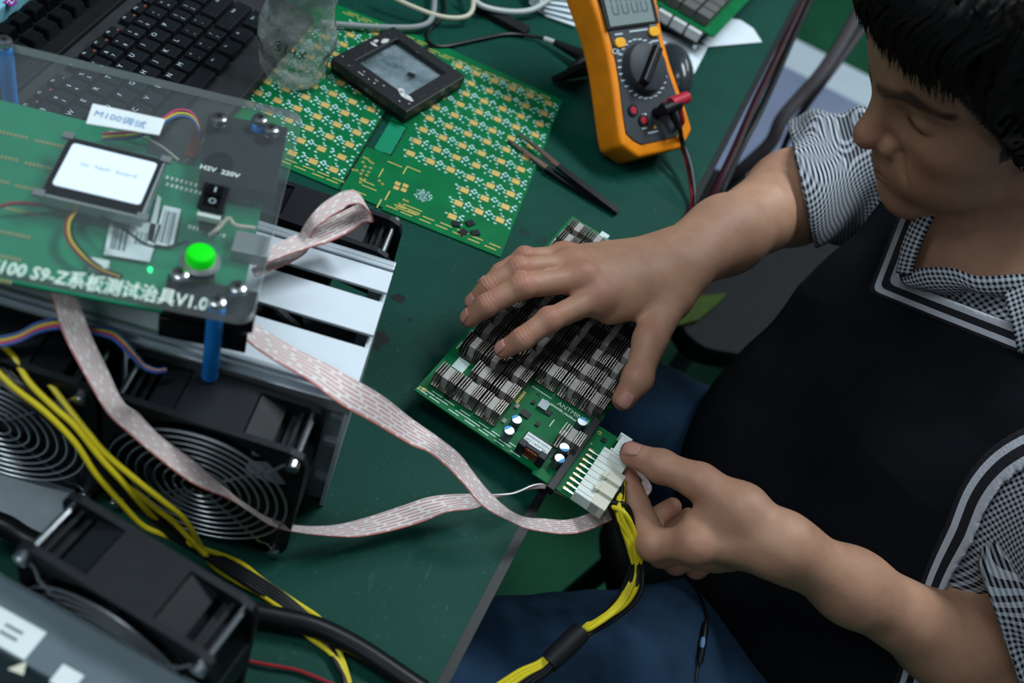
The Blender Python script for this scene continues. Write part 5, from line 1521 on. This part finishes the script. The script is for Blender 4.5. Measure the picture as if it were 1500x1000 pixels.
def body_sdf(P):
    P = np.asarray(P, np.float32)
    d = smin(torso_sdf(P), trapz(P), .03)
    d = smin(d, arms(P, armR), .02); d = smin(d, arms(P, armL), .02)
    d = smin(d, neck_sdf(P), .03)
    d = union_local(P, d, [hw(-.1, -.1, -.1), hw(.12, .1, .14), hw(.12, -.1, -.12), hw(-.1, .1, .14)], .06, head_sdf, .018)
    d = union_local(P, d, hr_pts, .05, lambda q: hand_sdf(q, WR, RH, RHT, ER, 1, BUR), .014)
    d = union_local(P, d, hl_pts, .05, lambda q: hand_sdf(q, WL, LH, LHT, EL, 0, BUL), .014)
    return smax(d, (T - .12) - P[:, 2], .01)
person = thing('person', 'person in a black knitted vest and checked shirt leaning over the bench, pressing the board', 'person', (PEL[0], PEL[1], 0))
P0 = np.array([PEL[0], PEL[1], 0.0])
def pbuild(name, fn, lo, hi, cell, m, project=True, attrs=None):
    v, f = sdf_mesh(fn, lo, hi, cell, project)
    me = np_mesh(name, v - P0, f, M[m])
    if attrs:
        for nm, vals in attrs(v).items(): attr(me, nm, vals, 'FLOAT_VECTOR' if np.ndim(vals) == 2 else 'FLOAT')
    return link(bpy.data.objects.new(name, me), person)
def body_attrs(v):
    P = v.astype(np.float32); n = len(P)
    flush = np.zeros(n); wr = np.zeros(n); axn = np.zeros(n); lip = np.zeros(n); brow = np.zeros(n)
    for Fg, Th, bu in ((RH, RHT, BUR), (LH, LHT, BUL)):
        for k, J in list(Fg.items()) + [('thumb', Th)]:
            for i in (0, 1, 2, 3):
                if k == 'thumb' and i == 0: continue
                dist = np.linalg.norm(P - J[i] - bu * .006, axis=1)
                flush = np.maximum(flush, np.exp(-(dist / (.012 if i == 0 else .0095)) ** 2) * (.45, .6, .45, .55)[i])
                if i in (1, 2):
                    t = J[i + 1] - J[i - 1]; t = t / np.linalg.norm(t)
                    w = np.exp(-(dist / .0075) ** 2); s_ = w > wr
                    wr[s_] = w[s_]; axn[s_] = ((P - J[i]) @ t)[s_]
    q = (P - HC) @ HA.T / HS; m = q.copy(); m[:, 1] = np.abs(m[:, 1])
    dl = np.minimum(rcone(m, (.0955, .002, -.0505), (.0815, .0235, -.0575), .0045, .0022), rcone(m, (.0945, 0, -.0635), (.0815, .022, -.0600), .0050, .0024))
    lip = np.clip(1 - dl / .0022, 0, 1)
    db = np.minimum(rcone(m, (.093, .009, .036), (.083, .034, .045), .0060, .0065), rcone(m, (.083, .034, .045), (.066, .056, .037), .0075, .0040))
    brow = np.clip(1 - db / .0035, 0, 1) * .88
    dlash = rcone(m, (.0800, .0195, .0105), (.0815, .034, .0085), .0012, .0018); dlash = np.minimum(dlash, rcone(m, (.0815, .034, .0085), (.072, .046, .0115), .0018, .0012))
    brow = np.maximum(brow, np.clip(1 - dlash / .0022, 0, 1) * .9)
    fl = .034 + .55 * np.clip(q[:, 2], 0, .1) - .25 * np.clip(q[:, 2] - .055, 0, 1)
    scalp = (((q[:, 0] < fl) & (q[:, 2] > -.02)) | (q[:, 2] > .088)) & (np.linalg.norm(q, axis=1) < .16) & (np.linalg.norm(m - V3((-.012, .085, 0)), axis=1) > .034)
    brow = np.maximum(brow, scalp * .97)
    nose = np.exp(-(np.linalg.norm(q - V3((.11, 0, -.018)), axis=1) / .016) ** 2) * .5
    chk = np.exp(-(np.linalg.norm(m - V3((.07, .045, -.02)), axis=1) / .025) ** 2) * .22
    flush = np.maximum(flush, np.maximum(nose, chk))
    return dict(flush=flush, wr=wr, axis=axn, lip=lip, brow=brow)
blo = np.minimum.reduce([HC - .2, WR - .22, WL - .2, EL - .1, SL - .12, PEL - .25]); bhi = np.maximum.reduce([HC + .2, ER + .12, SL + .14, EL + .1, PEL + .25, NB + .15])
blo[2] = T - .18
pbuild('body', body_sdf, blo, bhi, .0021, 'skin', True, body_attrs)

# finger nails
def nail(J, bu, w, name='finger_nail', side=0.0, ln=None):
    tip, pre = J[3].astype(float), J[2].astype(float)
    t = tip - pre; t /= np.linalg.norm(t); b = bu.astype(float) - t * (bu.astype(float) @ t); b /= np.linalg.norm(b); s_ = np.cross(t, b)
    b2 = b * math.cos(side) + s_ * math.sin(side); s2 = np.cross(t, b2)
    ln = ln or w * 1.25; V = []; nu, nv = 7, 7
    c = tip - t * .0005
    for j in range(nv):
        y = -1 + 2 * j / (nv - 1)
        for i in range(nu):
            x = -1 + 2 * i / (nu - 1)
            wx = x * (1 - .28 * max(0, -y) ** 2 * abs(x)) * (1 - .12 * max(0, y) ** 3)
            # lift from the finger surface
            p = c + t * (y * ln / 2 + .0012 - (.0012 * x * x if y > 0 else -.001 * x * x * 0)) + s2 * wx * w / 2
            for _ in range(6):
                pass
            V.append(p)
    V = np.array(V) + b2 * .012
    # drop on to the skin
    for _ in range(14):
        d = body_sdf(V.astype(np.float32)); V = V - b2 * np.clip(d - .00045, -.003, .003)[:, None]
    F = [(j * nu + i, j * nu + i + 1, (j + 1) * nu + i + 1, (j + 1) * nu + i) for j in range(nv - 1) for i in range(nu - 1)]
    o = MB().add([tuple(p - P0) for p in V], F).build(name, M['nail'], person, smooth=True)
    so = o.modifiers.new('s', 'SOLIDIFY'); so.thickness = .0005; so.offset = 0
    return o
nail(RH['index'], BUR, .0098, ln=.0118); nail(RH['middle'], BUR, .0100, ln=.0118); nail(RH['ring'], BUR, .0095); nail(RH['little'], BUR, .0080)
nail(RHT, BUR, .0122, ln=.0140, side=-.35); nail(LHT, s3([-.1, -.15, 1.0]), .0128, ln=.0145)

# ------------------------------------------------------------------ clothes
def shell(P, o):
    P = np.asarray(P, np.float32); return smin(torso_sdf(P, o), trapz(P, o), .03)
def fold(P, k, a): return a * (np.sin(P[:, 0] * k + 2 * np.sin(P[:, 2] * k * .6)) * np.sin(P[:, 1] * k * .8 + 1.7 * np.sin(P[:, 0] * k * .5)))
def cast(px, py, fn, off=0.0):
    d = CF + (px - 750.0) / FPX * CR + (500.0 - py) / FPX * CU; d = d / np.linalg.norm(d)
    t = .30
    for _ in range(120):
        v = float(fn(V3(CP + d * t)[None])[0])
        if v < .0004 or t > 1.4: break
        t += v * .8
    return (CP + d * (t - off)).astype(np.float32)
sh13 = lambda P: shell(P, .013)
def surf(px, py, off=0.0, o=.013): return cast(px, py, lambda P: shell(P, o), off)
VN = surf(1316, 409)                              # bottom of the neckline
NR_, NL_ = surf(1364, 288), surf(1500, 479)
def plane_n(a, b):
    n = np.cross(b - a, VN - CP); n /= np.linalg.norm(n)
    return n if n @ (NB - a) > 0 else -n
nR, nL = plane_n(VN, NR_), plane_n(VN, NL_)
def neck_cut(P):                                      # > 0 on the cloth side, < 0 inside the opening
    a, b = -((P - VN) @ s3(nR)), -((P - VN) @ s3(nL))
    return smax(a, b, .006)
aR, aL = SR + SIDE * .03, surf(1446, 770)
axR = SIDE * -1.0 + FACE * .10 + UPV * .0; axL = SIDE * 1.0 + UPV * .05 - FACE * .15
axR /= np.linalg.norm(axR); axL /= np.linalg.norm(axL)
def armL_cut(P): return rcone(np.asarray(P, np.float32), AHL, EL, .082, .082)
AHL = SL + np.array([.0, .0, .0])
def arm_cut(P):
    return np.minimum(-((P - aR) @ s3(axR)), armL_cut(P))
def shell0(P, o): return smin(torso_sdf(P, o), trapz(P, o), .03)
def hem(P): return P[:, 2] - (T - .150)
def vest_sdf(P, o=.013):
    P = np.asarray(P, np.float32)
    d = shell(P, o) + fold(P, 26, .0022)
    d = smin(d, ellip(P, BEL + FACE * .045 - UPV * .03, (.095 + o, .115 + o, .08)), .05)
    d = smax(d, -neck_cut(P), .003); d = smax(d, -arm_cut(P), .003); d = smax(d, -hem(P), .004)
    return d
tlo = np.minimum(np.minimum(SR, SL), PEL) - .24; thi = np.maximum(np.maximum(SR, SL), PEL) + .24
tlo[2] = T - .24; thi[2] = T + .34
pbuild('vest', vest_sdf, tlo, thi, .0042, 'vest')
def trim_sdf(P, cut):
    P = np.asarray(P, np.float32)
    d = shell(P, .0142) + fold(P, 26, .0022)
    c = cut(P)
    return smax(smax(d, -c + .0005, .001), c - .0195, .001)
pbuild('neck_trim', lambda P: smax(trim_sdf(P, neck_cut), -(shell(P, .006)), .001), tlo, thi, .0022, 'trim', True, lambda v: dict(cut=neck_cut(v.astype(np.float32))))
aLc = armL_cut
pbuild('armhole_trim', lambda P: smax(trim_sdf(P, aLc), -(shell(P, .006)), .001), SL - .2, SL + .2, .0026, 'trim', True, lambda v: dict(cut=aLc(v)))
# hem band of the vest
# shirt: sleeves, body seen in the neckline, collar
def sleeve(nm, S, E, cutp, cutn, ra, rb, extra=None):
    axv = (E - S) / np.linalg.norm(E - S)
    x = np.cross(axv, UPV); x /= np.linalg.norm(x); y = np.cross(axv, x)
    def fn(P):
        P = np.asarray(P, np.float32)
        q = P - S; t = q @ s3(axv); an = np.arctan2(q @ s3(y), q @ s3(x))
        d = rcone(P, S, E + axv * .03, ra, rb)
        if extra is not None: d = smin(d, extra(P), .03)
        d = d + .0032 * np.sin(t * 130 + 2.2 * np.sin(an * 2)) + .0025 * np.sin(an * 5 + t * 60)
        return smax(d, (P - cutp) @ s3(cutn), .002)
    e1 = cutn; e2 = np.cross(cutn, SIDE); e2 /= np.linalg.norm(e2)
    def at_(v):
        q = v - S; return dict(pat=np.stack([q @ e1 + .0015 * np.sin((q @ e2) * 90), q @ e2 + .0012 * np.sin((q @ e1) * 110), np.zeros(len(v))], -1))
    pts = np.array([S, E + axv * .06]); 
    pbuild(nm, fn, pts.min(0) - .12, pts.max(0) + .12, .003, 'shirt', True, at_)
def img_dir(px, py, qx, qy, h):
    a, b = A_(px, py, h), A_(qx, qy, h); v = (a - CP) / np.linalg.norm(a - CP); d = b - a; d = d - v * (d @ v)
    return d / np.linalg.norm(d)
cpR = A_(1172, 264, .06); cnR = img_dir(1172, 264, 1060, 292, .06)
sleeve('shirt_sleeve', SR, ER, cpR, cnR, .064, .058, lambda P: rcone(P, ER, ER + (WR - ER) * .4, .056, .054))
cpL = A_(1458, 900, .0); cnL = img_dir(1458, 900, 1358, 922, .0)
sleeve('shirt_sleeve', SL, EL, cpL, cnL, .066, .060, lambda P: rcone(P, EL, EL + (WL - EL) * .4, .058, .056))
# shirt front in the neckline with an open throat
thr = A_(1462, 400, .15)
def shirt_front(P):
    P = np.asarray(P, np.float32)
    d = shell(P, .006) + fold(P, 60, .0012)
    d = smax(d, -(.030 - np.abs(0) - neck_cut(P) * -1 * 0), .001) if False else d
    c = neck_cut(P)
    d = smax(d, c - .02, .002)                         # only a little way under the vest
    op = rcone(P, surf(1432, 368), surf(1530, 362), .022, .046)
    return smax(smax(d, -op, .004), -(shell(P, -.004)), .002)
def sf_at(v):
    q = v - VN; return dict(pat=np.stack([q @ s3(SIDE), q @ np.cross(SIDE, FACE), np.zeros(len(v))], -1))
pbuild('shirt_front', shirt_front, VN - .2, VN + .25, .003, 'shirt', True, sf_at)
pbuild('shirt_side', lambda P: smax(smax(shell(P, .007), armL_cut(P) - .02, .002), -shell(P, -.004), .002), SL - .2, SL + .2, .003, 'shirt', True, sf_at)
def collar(rows, n=6, th=.0016):
    R3 = [np.concatenate([surf(r[0], r[1], .006 + r[2]), surf(r[3], r[4], .004 + r[5])]) for r in rows]
    S_ = spline(R3, n); A, B = S_[:, :3], S_[:, 3:]; nu = 7; u = np.linspace(0, 1, nu); N = len(S_)
    L = np.concatenate([[0], np.cumsum(np.linalg.norm(np.diff((A + B) / 2, axis=0), axis=1))])
    mid = np.gradient((A + B) / 2, axis=0); nrm = np.cross(mid, B - A); nrm /= np.linalg.norm(nrm, axis=1)[:, None] + 1e-9
    G = A[:, None] * (1 - u)[None, :, None] + B[:, None] * u[None, :, None] + nrm[:, None] * (.006 * np.sin(np.pi * u))[None, :, None] * (-1 if nrm[0] @ CF > 0 else 1)
    V = G.reshape(-1, 3); F = [(i * nu + k, i * nu + k + 1, (i + 1) * nu + k + 1, (i + 1) * nu + k) for i in range(N - 1) for k in range(nu - 1)]
    o = MB().add([tuple(p - P0) for p in V], F).build('shirt_collar', M['shirt'], person, smooth=True)
    pat = np.zeros((N, nu, 3)); pat[:, :, 0] = u * np.linalg.norm(B - A, axis=1)[:, None]; pat[:, :, 1] = L[:, None]
    attr(o.data, 'pat', pat.reshape(-1, 3), 'FLOAT_VECTOR')
    so = o.modifiers.new('s', 'SOLIDIFY'); so.thickness = th
    return o
collar([(1318, 404, .004, 1352, 424, .0), (1352, 392, .006, 1385, 432, .0), (1398, 393, .006, 1425, 428, .0), (1430, 404, .006, 1448, 434, .0), (1480, 402, .008, 1490, 440, .0), (1530, 398, .010, 1540, 452, .002)])
collar([(1336, 402, .004, 1318, 398, .0), (1345, 370, .006, 1325, 360, .0), (1360, 335, .010, 1340, 322, .002), (1378, 305, .014, 1352, 296, .004), (1400, 285, .018, 1370, 275, .006)])
collar([(1470, 428, .012, 1492, 520, .008), (1484, 422, .012, 1506, 512, .008), (1510, 412, .014, 1530, 490, .010), (1545, 405, .016, 1560, 480, .012)])
# jeans
KR = HIPR + np.array([-.40, -.055, .055]); KL = HIPL + np.array([-.36, -.225, .055])
FTR, FTL = KR + np.array([-.02, .0, 0]), KL + np.array([-.02, 0, 0]); FTR[2] = FTL[2] = .10
def jeans_sdf(P):
    P = np.asarray(P, np.float32)
    d = rcone(P, HIPR, KR, .088, .068); d = smin(d, rcone(P, HIPL, KL, .092, .072), .008)
    d = smin(d, rcone(P, PEL - SIDE * .05, PEL + SIDE * .05, .125, .125), .03)
    d = smin(d, rcone(P, KR, FTR, .066, .052), .02); d = smin(d, rcone(P, KL, FTL, .066, .052), .02)
    d = d + fold(P, 38, .0035) + fold(P, 90, .0012)
    return smax(d, P[:, 2] - (T - .11), .01)
jp = np.array([HIPR, HIPL, KR, KL, FTR, FTL, PEL])
jlo, jhi = jp.min(0) - .16, jp.max(0) + .16; jlo[2] = .05
pbuild('jeans', jeans_sdf, jlo, jhi, .006, 'denim')
for FT in (FTR, FTL):
    o = MB(); d_ = FACE
    c = FT - P0; 
    def shoe(P, FT=FT): 
        P = np.asarray(P, np.float32); a = FT.copy(); a[2] = .045; b = a + FACE * .15; b[2] = .035
        return smax(smin(rcone(P, a, b, .045, .038), rcone(P, FT, a, .048, .045), .02), .001 - P[:, 2], .004)
    pbuild('shoe', shoe, FT - np.array([.28, .28, .12]), FT + np.array([.2, .2, .06]), .008, 'shoe')
# button on the waist
bt_ = cast(1133, 981, jeans_sdf, .002)
bn = (CP - bt_) / np.linalg.norm(CP - bt_)
MB().cyl(tuple(bt_ - P0 - bn * .003), tuple(bt_ - P0 + bn * .003), .0075, 20, .0065).build('jeans_button', M['steel'], person, smooth=True)
# earphone cord lying on the jeans
both = lambda P: np.minimum(jeans_sdf(P), vest_sdf(P))
pts = [cast(x, y, both, .0015) for x, y in ((1004, 828), (1012, 848), (1022, 868), (1030, 886), (1036, 908), (1035, 930), (1027, 952), (1022, 980), (1018, 1012))]
ec = thing('earphone_cord', 'thin black earphone cord with a small blue grey remote lying on the jeans', 'cord', tuple(pts[5]))
e0 = np.array(pts[5])
MB().tube([tuple(p - e0) for p in spline(pts, 6)], .0012, 8).build('cord', M['black_wire'], ec, smooth=True)
ra_, rb_ = cast(1034, 908, both, .003) - e0, cast(1024, 975, both, .003) - e0
MB().tube([tuple(ra_ + (rb_ - ra_) * t) for t in (0, .12, .5, .88, 1)], [.0012, .0030, .0036, .0030, .0012], 10).build('remote', M['black'], ec, smooth=True)
rc_ = (ra_ + rb_) / 2; vn = (CP - pts[5]) / np.linalg.norm(CP - pts[5]); dn = (rb_ - ra_) / np.linalg.norm(rb_ - ra_)
MB().tube([tuple(rc_ + vn * .0022 + dn * t) for t in (-.0055, -.004, 0, .004, .0055)], [.0006, .0020, .0024, .0020, .0006], 10).build('remote_button', M['ink_blue'], ec, smooth=True)
# hair
def hair_sdf(P):
    P = np.asarray(P, np.float32)
    q = (P - HC) @ HA.T / HS; m = q.copy(); m[:, 1] = np.abs(m[:, 1])
    d = ellip(q, (-.012, 0, .046), (.112, .093, .101))
    d = smin(d, ellip(q, (.030, 0, .105), (.064, .072, .036)), .02)
    d = smin(d, ellip(m, (.020, .066, .050), (.040, .024, .045)), .015)
    d = smin(d, rcone(m, (.014, .078, .03), (.016, .076, -.014), .012, .008), .012)
    d = d + .0022 * np.sin(q[:, 1] * 420 + 3 * np.sin(q[:, 0] * 60)) + .0015 * np.sin(q[:, 1] * 900 + q[:, 2] * 120)
    fl = .030 + .55 * np.clip(q[:, 2], 0, .1) - .25 * np.clip(q[:, 2] - .055, 0, 1)
    face = -smax(-(q[:, 0] - fl), -(.084 + .02 * (q[:, 1] / .08) ** 2 * 0 - q[:, 2]), .012)
    d = smax(d, face, .004)
    back = smax(-q[:, 2] - .055, q[:, 0] + .0, .01)
    d = smax(d, -q[:, 2] - .05, .01)
    ear = rcone(m, (-.012, .085, -.02), (-.012, .085, .02), .020, .020)
    return smax(d, -ear, .004)
pbuild('hair', hair_sdf, HC - .17, HC + .17, .0035, 'hair')
hs = MB()
for k in range(520):
    l = random.uniform(-.072, .074); f0 = math.sqrt(max(0, 1 - (l / .088) ** 2))
    root = (.020 + .060 * f0 * random.uniform(.55, 1.0), l, .098 + .030 * f0 * random.uniform(.2, 1))
    # tips hang on to the forehead, longer towards the temples
    tl = random.uniform(.010, .026) + .016 * (abs(l) / .075) ** 2
    f1 = .028 + .066 * f0
    tip = (f1 * random.uniform(.97, 1.04) + .004, l * 1.02 + random.uniform(-.008, .004), .098 - tl)
    mid_ = ((root[0] + tip[0]) / 2 + .012, (root[1] + tip[1]) / 2, (root[2] + tip[2]) / 2 + .010)
    P = [hw(*p) - P0 for p in spline([root, mid_, tip], 4)]
    hs.tube([tuple(p) for p in P], [.0016, .0018, .0018, .0016, .0015, .0012, .0009, .0006, .0002], 4)
for k in range(160):
    l = .074 + random.uniform(-.004, .006); f = random.uniform(-.02, .045)
    root = (f, l, .07); tip = (f + random.uniform(-.006, .012), l * (1.0 if f < .02 else .95), random.uniform(-.018, .02) + max(0, f - .02) * 1.9)
    mid_ = ((root[0] + tip[0]) / 2, l + .004, (root[2] + tip[2]) / 2)
    P = [hw(*p) - P0 for p in spline([root, mid_, tip], 3)]
    hs.tube([tuple(p) for p in P], [.0016, .0018, .0018, .0016, .0012, .0008, .0003], 4)
hs.build('hair_fringe', M['hair'], person, smooth=True, kind='stuff')
